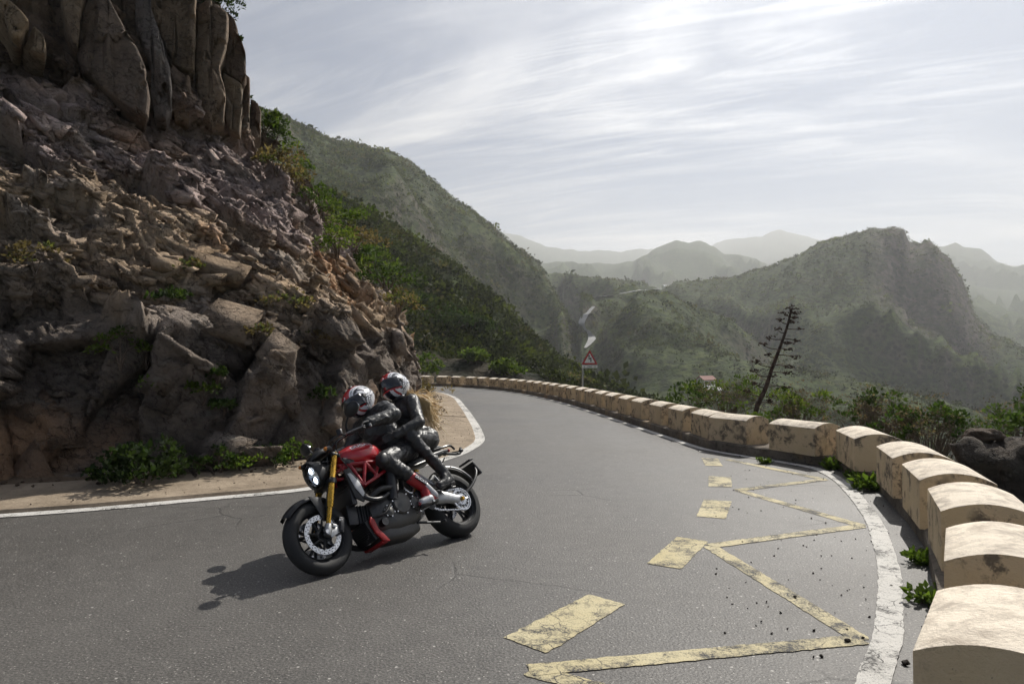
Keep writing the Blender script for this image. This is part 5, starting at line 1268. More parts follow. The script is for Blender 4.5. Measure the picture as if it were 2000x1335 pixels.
def build_bike():
    B = BIKE
    ax = np.array([1.511, 0, .300]); rake = np.array([-math.sin(R(24)), 0, math.cos(R(24))]); st0 = ax + np.array([-.022, 0, 0])
    fork = empty('fork'); fork.parent = B
    for s in (1, -1):
        b = st0 + (0, s * .108, 0)
        part('stanchion', tube_np([b + rake * .02, b + rake * .24], .0205, 16), K_GOLD, fork)
        part('fork_leg', [tube_np([b + rake * .215, b + rake * .222, b + rake * .44, b + rake * .445, b + rake * .72], [.0255, .028, .028, .0265, .0265], 18)], K_GOLD, fork)
        part('fork_cap', tube_np([b + rake * .72, b + rake * .735, b + rake * .742], [.027, .025, .012], 16), K_DARKM, fork)
        part('axle_bracket', [tube_np([b - rake * .03, b + rake * .01, b + rake * .07], [.030, .034, .027], 14), boxv(b + (-.055, 0, -.012), (.10, .026, .05), (0, .35, 0)), boxv(b + (-.09, 0, .03), (.07, .022, .03), (0, -.5, 0))], K_ALU, fork, .004)
        part('axle_nut', lathe([(0, s * .018), (.017, s * .018), (.02, s * .0), (.02, -.01 * s)], 16, c=tuple(b + (0.022, s * .020, 0))), K_STEEL, fork)
        cal = part('brake_caliper', [boxv(b + (-.135, -s * .012, .035), (.052, .062, .13), (0, -.35, 0)), boxv(b + (-.13, s * .018, .03), (.03, .02, .10), (0, -.35, 0))], K_DARKM, fork, .008)
        part('caliper_bolt', tube_np([b + (-.12, s * .03, .07), b + (-.12, s * .036, .07)], .007, 8), K_STEEL, cal)
        part('fork_clamp', tube_np([b + rake * .430, b + rake * .475], .034, 16), K_BLK, fork)
    part('lower_triple_clamp', boxv(st0 + rake * .455 + (0, 0, 0), (.075, .26, .035), (0, -R(24), 0)), K_SATIN, fork, .008)
    part('upper_triple_clamp', boxv(st0 + rake * .700, (.085, .27, .028), (0, -R(24), 0)), K_SATIN, fork, .008)
    # front mudguard following the tyre
    sec = []
    for k in range(13):
        a = R(38) + (R(128) - R(38)) * k / 12; c = ax + (math.cos(a) * .0, 0, 0); row = []
        wv = .066 if 1 < k < 11 else .052
        for q in range(9):
            t = -1 + 2 * q / 8; rr = .318 + .018 * (1 - abs(t) ** 2.2) - .055 * max(0, abs(t) - .75) * 4 * .4
            row.append((ax[0] + rr * math.cos(a), wv * t * 1.12, ax[2] + rr * math.sin(a)))
        sec.append(row)
    V = np.array(sec).reshape(-1, 3); F = [[i * 9 + k, i * 9 + k + 1, (i + 1) * 9 + k + 1, (i + 1) * 9 + k] for i in range(12) for k in range(8)]
    mg = part('front_mudguard', (V, F), K_BLK, B); md = mg.modifiers.new('t', 'SOLIDIFY'); md.thickness = .004
    for s in (1, -1): part('mudguard_stay', plate_xz([(1.44, .60), (1.545, .625), (1.50, .50), (1.475, .40), (1.452, .40), (1.43, .5)], s * .076, s * .084), K_BLK, mg, .002)
    # headlamp
    hl = empty('headlight'); hl.parent = B; hl.location = (1.372, 0, .822); hl.rotation_euler = (0, R(14), 0)
    def ring(x, ry, rz, dz=0, n=32): return [(x, ry * math.cos(2 * math.pi * k / n), dz + rz * (math.sin(2 * math.pi * k / n)) * (1.0 if math.sin(2 * math.pi * k / n) > 0 else .92)) for k in range(n)]
    part('lamp_housing', loft([ring(-.12, .03, .03), ring(-.11, .075, .08), ring(-.05, .098, .118), ring(.02, .105, .132), ring(.034, .102, .129)], (True, False)), K_BLK, hl)
    part('lamp_bezel', loft([ring(.028, .100, .126), ring(.038, .103, .130), ring(.043, .096, .123), ring(.030, .092, .118)], (False, False)), K_DARKM, hl)
    part('reflector', loft([ring(-.05, .02, .02), ring(-.035, .05, .06), ring(.0, .078, .098), ring(.026, .091, .117)], (True, False)), K_CHROME, hl)
    for q, (dz, rr) in enumerate(((.045, .036), (-.042, .040))): part('lamp_bulb', ell((.012, 0, dz), (.010, .032, .032), 14, 8), K_GLOW, hl); part('lamp_bulb_bowl', loft([[(x, r_ * math.cos(2 * math.pi * k / 24), dz + r_ * math.sin(2 * math.pi * k / 24)) for k in range(24)] for x, r_ in ((-.02, .008), (.0, rr * .7), (.022, rr), (.026, rr * .92), (.008, rr * .55), (.0, .006))]), K_CHROME, hl)
    part('lamp_glass', loft([ring(.036, .094, .121), ring(.052, .084, .110), ring(.066, .058, .078), ring(.072, .02, .03)], (False, True)), K_GLASS, hl)
    part('instrument_pod', loft([sect(1.20, .06, .985, 1.01), sect(1.24, .085, .97, 1.045), sect(1.31, .088, .95, 1.035), sect(1.375, .07, .935, .985), sect(1.395, .03, .935, .955)]), K_BLK, B)
    part('headlight_bracket', [boxv((1.29, s * .088, .84), (.15, .010, .05), (0, .2, 0)) for s in (-1, 1)] + [boxv((1.27, 0, .90), (.12, .18, .012))], K_BLK, hl if False else B, .003)
    for s in (1, -1):
        sg = part('indicator', [ell((1.315, s * .205, .965 if s > 0 else .985), (.042, .022, .024), 14, 8), tube_np([(1.27, s * .10, .94), (1.312, s * .19, .965)], .008, 6)], K_BLK, B); part('indicator_lens', ell((1.338, s * .207, .966 if s > 0 else .986), (.026, .017, .018), 12, 8), K_LAMP, sg)
    # handlebar, grips, levers, mirrors
    hb = part('handlebar', tube_np(spline([(.985, .405, 1.058), (1.075, .27, 1.072), (1.165, .13, 1.045), (1.185, .05, 1.010), (1.185, -.05, 1.010), (1.165, -.13, 1.045), (1.075, -.27, 1.072), (.985, -.405, 1.058)], 40), .0125, 10), K_SATIN, B)
    part('handlebar_clamp', boxv((1.185, 0, 1.0), (.045, .10, .05)), K_SATIN, B, .006)
    for s in (1, -1):
        part('grip', tube_np([(.982, s * .410, 1.058), (1.062, s * .290, 1.0715)], .0175, 12), K_BLK, B)
        part('bar_end', tube_np([(.975, s * .421, 1.057), (.985, s * .406, 1.058)], .0165, 12), K_ALU, B)
        part('switchgear', boxv((1.082, s * .262, 1.072), (.045, .055, .045), (0, 0, s * .98)), K_BLK, B, .006)
        part('lever', tube_np(spline([(1.115, s * .235, 1.068), (1.125, s * .27, 1.066), (1.085, s * .35, 1.06), (1.045, s * .42, 1.055)], 14), [.010] * 3 + [.0065] * 11, 8), K_ALU, B)
        rs = part('fluid_reservoir', [lathe([(0, 0), (.026, 0), (.028, .045), (.024, .052), (0, .054)], 18, 'z', (1.14, s * .19, 1.085)), tube_np([(1.14, s * .19, 1.09), (1.10, s * .22, 1.07)], .008, 6)], K_DARKM, B)
        mr = part('mirror_stalk', tube_np(spline([(1.10, s * .245, 1.075), (1.125, s * .285, 1.13), (1.115, s * .345, 1.195)], 14), np.linspace(.011, .0075, 14), 8), K_BLK, B)
        v, f = ell((0, 0, 0), (.026, .088, .060), 20, 12); v[:, 1] *= 1 + .25 * v[:, 2] / .06 * s * .3
        v = v @ np.array(Euler((s * .25, .15, s * .18)).to_matrix()).T + (1.112, s * .405, 1.222); hd = part('mirror_housing', (v, f), K_BLK, mr)
        v, f = lathe([(0, -.004), (.9, -.004), (.92, 0), (.9, .002), (0, .002)], 22, 'x'); v = v * (1, .080, .053); v = v @ np.array(Euler((s * .25, .15, s * .18)).to_matrix()).T + (1.090, s * .405, 1.222); part('mirror_glass', (v, f), K_CHROME, hd)
    # brake and clutch hoses
    part('hose', [tube_np(spline([(1.13, s * .20, 1.09), (1.24, s * .15, 1.05), (1.27, s * .09, .92), (1.30, s * .08, .76), (1.42, s * .10, .52), (1.40, s * .10, .36)], 24), .006, 6) for s in (1,)], K_BLK, B)
    part('hose', [tube_np(spline([(1.10, .22, 1.07), (1.22, .20, 1.0), (1.16, .14, .86), (1.0, .13, .62)], 20), .005, 6)], K_BLK, B)
    # tank
    X = [(1.155, .060, .885, .930), (1.14, .092, .872, .955), (1.09, .132, .842, .985), (1.02, .155, .815, 1.012), (.94, .166, .805, 1.028), (.86, .166, .802, 1.030), (.78, .150, .802, 1.012), (.72, .122, .805, .975), (.67, .104, .808, .930), (.63, .090, .812, .885), (.615, .06, .82, .86)]
    tk = part('fuel_tank', loft([sect(x, w * 1.08, zb - .008, zt + .016, 2.35 if x > .8 else 2.2, 36) for x, w, zb, zt in X]), K_RED, B, sub=1)
    part('filler_cap', lathe([(0, .008), (.032, .008), (.038, .0), (.038, -.01)], 20, 'z', (.93, 0, 1.03)), K_DARKM, tk)
    for s in (1, -1): part('tank_scoop', plate_xz([(1.155, .90), (1.05, .865), (1.04, .82), (1.15, .845)], s * .128, s * .140), K_SATIN, tk, .004)
    for s in (1, -1):
        me = text_mesh('DUCATI', .062, K_WHITE, 'lettering', .001, True); t = link('lettering', me, tk)
        for v in me.vertices: v.co.y *= .78
        # wrap on the upper flank of the tank
        M_ = Matrix.Translation((.935, s * .160, .985)) @ Euler((0, 0, 0)).to_matrix().to_4x4()
        if s > 0: rot = Matrix(((-1, 0, 0), (0, -math.sin(R(40)), math.cos(R(40))), (0, math.cos(R(40)), math.sin(R(40))))).to_4x4()
        else: rot = Matrix(((1, 0, 0), (0, math.sin(R(40)), -math.cos(R(40))), (0, math.cos(R(40)), math.sin(R(40))))).to_4x4()
        t.matrix_local = M_ @ rot
        wrap_on(t, tk, s)
    # trellis frame
    fr = empty('trellis_frame'); fr.parent = B
    for s in (1, -1):
        T = lambda *P: part('frame_tube', tube_np([(x, s * y, z) for x, y, z in P], .0155, 10), K_FRAME, fr)
        T((1.20, .045, .86), (1.08, .135, .828), (.93, .168, .815), (.80, .165, .800), (.70, .150, .770), (.60, .140, .700))
        T((1.215, .045, .74), (1.13, .135, .70), (1.05, .165, .615)); T((1.05, .165, .615), (.93, .170, .655), (.70, .155, .745))
        T((1.10, .128, .832), (1.05, .165, .615)); T((.965, .166, .816), (1.05, .165, .615)); T((.965, .166, .816), (.875, .170, .668)); T((.82, .166, .803), (.92, .170, .655)); T((1.17, .08, .852), (1.13, .135, .70)); T((1.21, .05, .80), (1.10, .128, .832))
    part('headstock', tube_np([(1.235, 0, .70), (1.165, 0, .875)], .036, 14), K_FRAME, fr)
    # radiator with side cowls
    rd = part('radiator', boxv((1.165, 0, .62), (.05, .30, .30), (0, -.12, 0)), K_DARKM, B, .005)
    part('radiator_fins', [boxv((1.192, 0, .50 + .03 * k), (.004, .27, .004), (0, -.12, 0)) for k in range(9)], K_SATIN, rd, kind='stuff')
    for s in (1, -1):
        part('radiator_cowl', plate_xz([(1.205, .775), (1.145, .79), (1.075, .66), (1.06, .53), (1.10, .47), (1.175, .52)], s * .150, s * .168), K_BLK, rd, .006)
        part('cowl_panel', plate_xz([(1.185, .735), (1.150, .740), (1.088, .640), (1.075, .545), (1.100, .510), (1.150, .60)], s * .169, s * .174), K_ALU, rd, .002)
    # engine
    en = empty('engine'); en.parent = B
    part('crankcase', loft([sect(1.02, .10, .24, .44, 3.5), sect(.96, .145, .20, .50, 3.5), (sect(.80, .165, .175, .54, 3.5)), sect(.62, .165, .19, .55, 3.5), sect(.50, .13, .25, .50, 3.5)]), K_ENG, en)
    part('sump', loft([sect(.98, .09, .13, .26, 3), sect(.9, .12, .105, .26, 3), sect(.66, .12, .10, .26, 3), sect(.54, .08, .14, .26, 3)]), K_ENG, en)
    for k, (x, z, r_, y) in enumerate(((.735, .395, .098, .165), (.585, .375, .058, .165), (.88, .35, .05, .150))):
        cv = part('engine_cover', lathe([(0, y + .034), (r_ * .45, y + .034), (r_ * .55, y + .030), (r_ * .88, y + .026), (r_, y + .012), (r_, y - .03)], 32, c=(x, 0, z)), K_ENG, en)
        for q in range(6):
            a = 2 * math.pi * q / 6 + .3; part('bolt', lathe([(0, y + .022), (.007, y + .022), (.007, y)], 8, c=(x + r_ * 1.02 * math.cos(a), 0, z + r_ * 1.02 * math.sin(a))), K_STEEL, cv)
    part('clutch_cover_right', lathe([(0, -.205), (.09, -.205), (.105, -.18), (.105, -.14)], 28, c=(.70, 0, .40)), K_ENG, en)
    d1 = np.array([math.cos(R(8)), 0, math.sin(R(8))]); c1 = np.array([1.0, 0, .375])
    part('front_cylinder', [boxv(c1 + d1 * (.02 + .028 * k), (.012, .185 if k % 2 else .17, .165), (0, -R(8), 0)) for k in range(5)] + [boxv(c1 + d1 * .09, (.16, .15, .14), (0, -R(8), 0)), boxv(c1 + d1 * .20, (.09, .18, .17), (0, -R(8), 0))], K_DARKM, en, .006)
    d2 = np.array([-math.sin(R(10)), 0, math.cos(R(10))]); c2 = np.array([.74, 0, .52])
    part('rear_cylinder', [boxv(c2 + d2 * (.02 + .028 * k), (.17, .185 if k % 2 else .17, .012), (0, -R(10), 0)) for k in range(4)] + [boxv(c2 + d2 * .07, (.14, .15, .16), (0, -R(10), 0)), boxv(c2 + d2 * .16, (.18, .19, .09), (0, -R(10), 0))], K_DARKM, en, .006)
    part('belt_cover', [tube_np(spline([(.80, .155, .44), (.76, .165, .60), (.73, .16, .70)], 10), .05, 10)], K_BLK, en)
    part('air_hose', tube_np(spline([(1.02, .16, .50), (.92, .19, .545), (.80, .185, .55), (.70, .15, .60)], 14), .026, 10), K_BLK, en)
    part('water_hose', tube_np(spline([(1.09, .16, .515), (1.02, .185, .47), (.93, .18, .47), (.84, .175, .50)], 14), .020, 10), K_BLK, en)
    part('coolant_pipe', tube_np(spline([(.86, .185, .40), (.96, .19, .33), (1.05, .15, .33)], 12), .013, 8), K_SATIN, en)
    part('cable_bundle', tube_np(spline([(.62, .16, .60), (.55, .175, .52), (.60, .19, .46), (.66, .19, .50)], 14), .008, 6), K_STEEL, en)
    part('starter_motor', tube_np([(.96, .06, .27), (.96, .17, .27)], .035, 14), K_DARKM, en)
    # belly: oil cooler with red scoop
    oc = part('oil_cooler', boxv((1.085, 0, .235), (.045, .25, .17), (0, .35, 0)), K_BLK, B, .004)
    part('cooler_fin', [boxv((1.107 - .012 * (k - 3), 0, .17 + .022 * k), (.012, .235, .004), (0, .35, 0)) for k in range(7)], K_DARKM, oc, kind='stuff')
    for s in (1, -1): part('belly_scoop', plate_xz([(1.075, .345), (1.10, .30), (1.075, .20), (1.02, .115), (.955, .105), (.985, .155), (1.035, .23), (1.045, .31)], s * .128, s * .150), K_REDPL, B, .006)
    part('belly_scoop_bar', boxv((1.0, 0, .115), (.06, .25, .022), (0, -.1, 0)), K_REDPL, B, .006)
    # exhaust
    ex = part('exhaust_pipe', [tube_np(spline([(1.17, -.02, .34), (1.22, -.06, .26), (1.12, -.12, .17), (.8, -.15, .16), (.5, -.17, .25)], 24), .024, 12), tube_np(spline([(.66, .02, .68), (.56, .06, .66), (.52, -.05, .5), (.50, -.16, .30)], 20), .024, 12)], K_DARKM, B)
    part('silencer', [loft([[(x, -.20 + r_ * math.cos(2 * math.pi * k / 20) * .8, z + r_ * math.sin(2 * math.pi * k / 20)) for k in range(20)] for x, z, r_ in ((.42, .28, .035), (.36, .31, .062), (.12, .42, .068), (.02, .47, .060), (.015, .472, .03))])], K_STEEL, ex)
    # seat and tail
    seat = part('seat', loft([sect(.66, .075, .80, .845, 2.6), sect(.58, .115, .79, .850, 2.6), sect(.46, .135, .785, .835, 2.6), sect(.34, .135, .79, .845, 2.6), sect(.28, .13, .80, .875, 2.6)]), K_SEAT, B, sub=1)
    part('passenger_seat', loft([sect(.30, .11, .82, .885, 2.6), sect(.22, .12, .83, .905, 2.6), sect(.08, .11, .85, .925, 2.6), sect(-.06, .08, .875, .935, 2.6), sect(-.11, .05, .885, .92, 2.6)]), K_SEAT, seat, sub=1)
    tl = part('tail', loft([sect(.45, .12, .70, .79, 3), sect(.28, .125, .73, .82, 3), (sect(.08, .10, .78, .86, 3)), sect(-.10, .07, .83, .885, 3), sect(-.19, .035, .855, .885, 3)]), K_BLK, B)
    part('tail_light', boxv((-.195, 0, .868), (.02, .09, .03)), K_REDPL, tl, .004)
    for s in (1, -1):
        part('grab_handle', tube_np(spline([(.10, s * .115, .86), (-.06, s * .13, .875), (-.17, s * .10, .89), (-.24, s * .07, .86)], 16), .012, 8), K_SATIN, tl)
        part('subframe_tube', tube_np([(.62, s * .13, .70), (.35, s * .12, .74), (.05, s * .10, .80)], .013, 8), K_SATIN, B)
        sig = part('rear_indicator', [tube_np([(-.20, s * .06, .83), (-.22, s * .15, .80)], .007, 6), ell((-.225, s * .165, .80), (.03, .018, .02), 12, 8)], K_BLK, tl)
    part('tail_bracket', [tube_np(spline([(-.05, .06, .84), (-.16, .10, .80), (-.24, .12, .79), (-.29, .11, .845)], 12), .015, 8)], K_BLK, tl)
    # plate holder on an arm from the hub, with hugger
    ph = part('plate_holder', [tube_np(spline([(-.03, .12, .34), (-.22, .14, .44), (-.36, .12, .56), (-.43, .05, .66)], 16), .016, 8), boxv((-.43, 0, .62), (.022, .20, .15), (0, .45, 0)), boxv((-.40, 0, .72), (.06, .17, .02), (0, .2, 0))], K_BLK, B, .004)
    part('number_plate', boxv((-.447, 0, .615), (.004, .17, .12), (0, .45, 0)), K_ALU, ph, .002)
    sec = []
    for k in range(13):
        a = R(75) + R(80) * k / 12; row = []
        for q in range(9): t = -1 + 2 * q / 8; rr = .338 + .022 * (1 - abs(t) ** 2.2); row.append((rr * math.cos(a), .092 * t, .32 + rr * math.sin(a)))
        sec.append(row)
    V = np.array(sec).reshape(-1, 3); hg = part('rear_mudguard', (V, [[i * 9 + k, i * 9 + k + 1, (i + 1) * 9 + k + 1, (i + 1) * 9 + k] for i in range(12) for k in range(8)]), K_BLK, B); md = hg.modifiers.new('t', 'SOLIDIFY'); md.thickness = .004
    part('mudguard_rail', tube_np([(.36 * math.cos(R(a)), .088, .32 + .36 * math.sin(R(a))) for a in range(78, 152, 8)], .008, 6), K_ALU, hg)
    # single-sided swingarm, chain, sprocket
    sw = part('swingarm', loft([[(x, yc + w * math.cos(2 * math.pi * k / 18), zc + h * math.sin(2 * math.pi * k / 18)) for k in range(18)] for x, yc, zc, w, h in ((.50, .10, .41, .05, .07), (.42, .125, .405, .040, .075), (.30, .135, .40, .032, .075), (.18, .138, .375, .030, .060), (.06, .132, .335, .034, .052), (-.03, .13, .322, .03, .045))]), K_ALU, B)
    part('swingarm_brace', [tube_np([(.40, .13, .46), (.22, .13, .60)], .020, 8), tube_np([(.22, .13, .60), (.12, .135, .40)], .016, 8)], K_ALU, sw)
    part('eccentric_hub', lathe([(0, .165), (.030, .165), (.034, .158), (.058, .156), (.062, .145), (.062, .10)], 28, c=(0, 0, .32)), K_STEEL, sw)
    part('axle_nut', lathe([(0, .185), (.016, .185), (.022, .178), (.022, .16)], 6, c=(0, 0, .32)), K_GOLD, sw)
    sp_ = empty('rear_sprocket'); sp_.parent = RW
    tp = []
    nt = 41
    for k in range(nt * 2): a = math.pi * k / nt; tp.append(((.108 if k % 2 else .101) * math.cos(a), (.108 if k % 2 else .101) * math.sin(a)))
    n = len(tp); V = [(x, .150, z) for x, z in tp] + [(x * .80, .150, z * .80) for x, z in tp] + [(x, .144, z) for x, z in tp] + [(x * .80, .144, z * .80) for x, z in tp]
    F = []
    for i in range(n): j = (i + 1) % n; F += [[i, j, n + j, n + i], [2 * n + i, 3 * n + i, 3 * n + j, 2 * n + j], [i, 2 * n + i, 2 * n + j, j], [n + i, n + j, 3 * n + j, 3 * n + i]]
    part('tooth_ring', (np.array(V), F), K_STEEL, sp_)
    part('sprocket_carrier', [tube_np([(.045 * math.cos(a), .147, .045 * math.sin(a)), (.086 * math.cos(a), .147, .086 * math.sin(a))], .010, 6) for a in np.arange(6) * math.pi / 3], K_ALU, sp_)
    for a in np.arange(6) * math.pi / 3: part('bolt', lathe([(0, .158), (.008, .158), (.008, .14)], 8, c=(.074 * math.cos(a + .5), 0, .074 * math.sin(a + .5))), K_STEEL, sp_)
    # chain: side plates along both runs and round the sprocket
    path = [(.52, .435), (.0, .428)] + [(-.107 * math.sin(t), .32 + .107 * math.cos(t)) for t in np.linspace(.1, math.pi - .1, 12)] + [(.0, .214), (.30, .262), (.52, .365)]
    L_ = resample(np.array(path), .0155); ch = []
    for i in range(len(L_) - 1):
        a, b = L_[i], L_[i + 1]; ang = math.atan2(b[1] - a[1], b[0] - a[0]); o = .0035 if i % 2 else .0
        for s in (1, -1): ch.append(boxv(((a[0] + b[0]) / 2, .147 + s * (.006 + o), (a[1] + b[1]) / 2), (.0175, .002, .011), (0, -ang, 0)))
    part('chain', ch, K_STEEL, B, kind='stuff')
    part('chain_guard', tube_np(spline([(.40, .162, .462), (.2, .162, .455), (.03, .162, .448)], 8), .007, 6), K_BLK, sw)
    # shock absorber with gold spring
    sh = part('shock_absorber', tube_np([(.44, .08, .46), (.37, .09, .70)], .018, 10), K_GOLD, B)
    part('shock_spring', tube_np([(.435 - .06 * t + .030 * math.cos(t * 46), .082 + .008 * t + .030 * math.sin(t * 46), .48 + .20 * t) for t in np.linspace(0, 1, 90)], .0065, 6), K_GOLD, sh)
    # footrests
    for s in (1, -1):
        part('footrest_plate', plate_xz([(.56, .46), (.50, .50), (.40, .40), (.36, .30), (.42, .27), (.50, .33)], s * .168, s * .178), K_DARKM, B, .003)
        part('footrest', tube_np([(.455, s * .175, .330), (.455, s * .275, .330)], .013, 10), K_ALU, B)
        part('heel_guard', plate_xz([(.40, .50), (.34, .48), (.35, .36), (.40, .36)], s * .182, s * .187), K_DARKM, B, .002)
        part('passenger_footrest_bracket', tube_np(spline([(.42, s * .13, .66), (.30, s * .16, .52), (.20, s * .18, .43)], 10), .014, 8), K_ALU, B)
        part('passenger_footrest', tube_np([(.21, s * .18, .425), (.19, s * .285, .425)], .013, 10), K_BLK, B)
    part('gear_lever', [tube_np([(.455, .19, .31), (.62, .20, .27)], .007, 6), tube_np([(.62, .19, .27), (.62, .25, .27)], .009, 8)], K_ALU, B)
    part('side_stand', [tube_np([(.62, .15, .20), (.40, .19, .145)], .012, 8), tube_np([(.40, .18, .145), (.37, .24, .14)], .012, 8)], K_DARKM, B)
build_bike()

# ================================================================== riders (built in the motorcycle's frame)
def mat_leather():
    t = MT('black_leather', .42, (.016, .016, .017), 0, .55)
    n = t.noise(7, 5, .6, .6); n2 = t.noise(38, 4, .6)
    w = t.n('ShaderNodeTexWave', wave_type='BANDS', bands_direction='DIAGONAL'); t.L.new(t.co(), w.inputs[0]); w.inputs['Scale'].default_value = 5.5; w.inputs['Distortion'].default_value = 9; w.inputs['Detail'].default_value = 3; w.inputs['Detail Scale'].default_value = 1.6
    t.set('Base Color', t.mix(t.rng(n, .3, .7), (.012, .012, .013), (.024, .024, .026))); t.set('Roughness', t.rng(n2, .3, .7, .38, .55))
    t.bump(t.math('ADD', t.math('ADD', t.math('MULTIPLY', w.outputs[1], .8), t.math('MULTIPLY', n, 1.2)), t.math('MULTIPLY', n2, .12)), .42, .012)
    return t.m
K_LEA = mat_leather(); K_GLOVE = plain('glove_leather', (.015, .015, .016), .45, vs_=60, bump=.3)
def capsule(a, b, ra, rb, seg=14):
    a, b = np.array(a, float), np.array(b, float); d = b - a; L = np.linalg.norm(d); d /= L
    P = [a - d * ra * .98, a - d * ra * .8, a - d * ra * .4] + [a + d * L * t for t in (0, .25, .5, .75, 1)] + [b + d * rb * .4, b + d * rb * .8, b + d * rb * .98]
    rr = [ra * .15, ra * .6, ra * .92] + [ra + (rb - ra) * t for t in (0, .25, .5, .75, 1)] + [rb * .92, rb * .6, rb * .15]
    return tube_np(P, rr, seg)
def body(name, parts_, mat, root, vox=.011, it=6, lum=.0):
    V, F = merge(parts_); o = fixn(obj(name, V, F, mat, root))
    r = o.modifiers.new('r', 'REMESH'); r.mode = 'VOXEL'; r.voxel_size = vox; r.use_smooth_shade = True
    s = o.modifiers.new('s', 'SMOOTH'); s.iterations = it; s.factor = .5
    dg = bpy.context.evaluated_depsgraph_get(); me = bpy.data.meshes.new_from_object(o.evaluated_get(dg)); o.modifiers.clear(); o.data = me
    if lum:                                           # folds of the cloth
        n = len(me.vertices); P = np.empty(n * 3); me.vertices.foreach_get('co', P); P = P.reshape(-1, 3); N = np.empty(n * 3); me.vertices.foreach_get('normal', N); N = N.reshape(-1, 3)
        q = P + .04 * np.stack([vnoise(P * 9 + k * 5, 3 + k) for k in range(3)], 1); f = np.clip(1 - np.abs(vnoise(q * (7, 9, 15), 8)) * 4, 0, 1) - .3 * np.clip(1 - np.abs(vnoise(q * (10, 8, 12) + 7, 9)) * 5, 0, 1); P += N * ((f + fbm(P * 14, 2, 5) * .5) * lum)[:, None]
        me.vertices.foreach_set('co', P.ravel()); me.update()
    me.polygons.foreach_set('use_smooth', np.ones(len(me.polygons), bool))
    if not me.materials: me.materials.append(mat)
    return o
def hand(wr, d, palm_n, s=1.0, curl=1.0, spread=.2, thumb=1):
    "closed hand: palm and five bent fingers; wr wrist, d hand direction, palm_n direction the palm faces"
    wr = np.array(wr, float); d = np.array(d, float); d /= np.linalg.norm(d); n = np.array(palm_n, float); n -= d * (n @ d); n /= np.linalg.norm(n); sd = np.cross(d, n) * thumb
    Q = [capsule(wr, wr + d * .03, .030, .034, 10)]
    for k in range(4): b = wr + d * .035 + sd * (.027 - .018 * k); Q.append(capsule(b, b + d * .045, .015, .0145, 8))
    for k in range(4):
        b = wr + d * .085 + sd * (.030 - .020 * k); l = (.040, .045, .042, .033)[k]
        p1 = b + (d * .75 + n * .55 * curl) * l; p2 = p1 + (d * -.1 + n * 1.0 * curl) * l * .75; p3 = p2 + (-d * .85 + n * .25) * l * .6
        for a, c, r0, r1 in ((b, p1, .0108, .0102), (p1, p2, .0102, .0095), (p2, p3, .0095, .0085)): Q.append(capsule(a, c, r0, r1, 8))
    t0 = wr + d * .03 + sd * .030; t1 = t0 + (d * .6 + sd * .55 + n * .35) * .042; t2 = t1 + (d * .55 - sd * .1 + n * .75) * .036
    Q += [capsule(t0, t1, .0135, .0120, 8), capsule(t1, t2, .0118, .0100, 8)]
    return Q
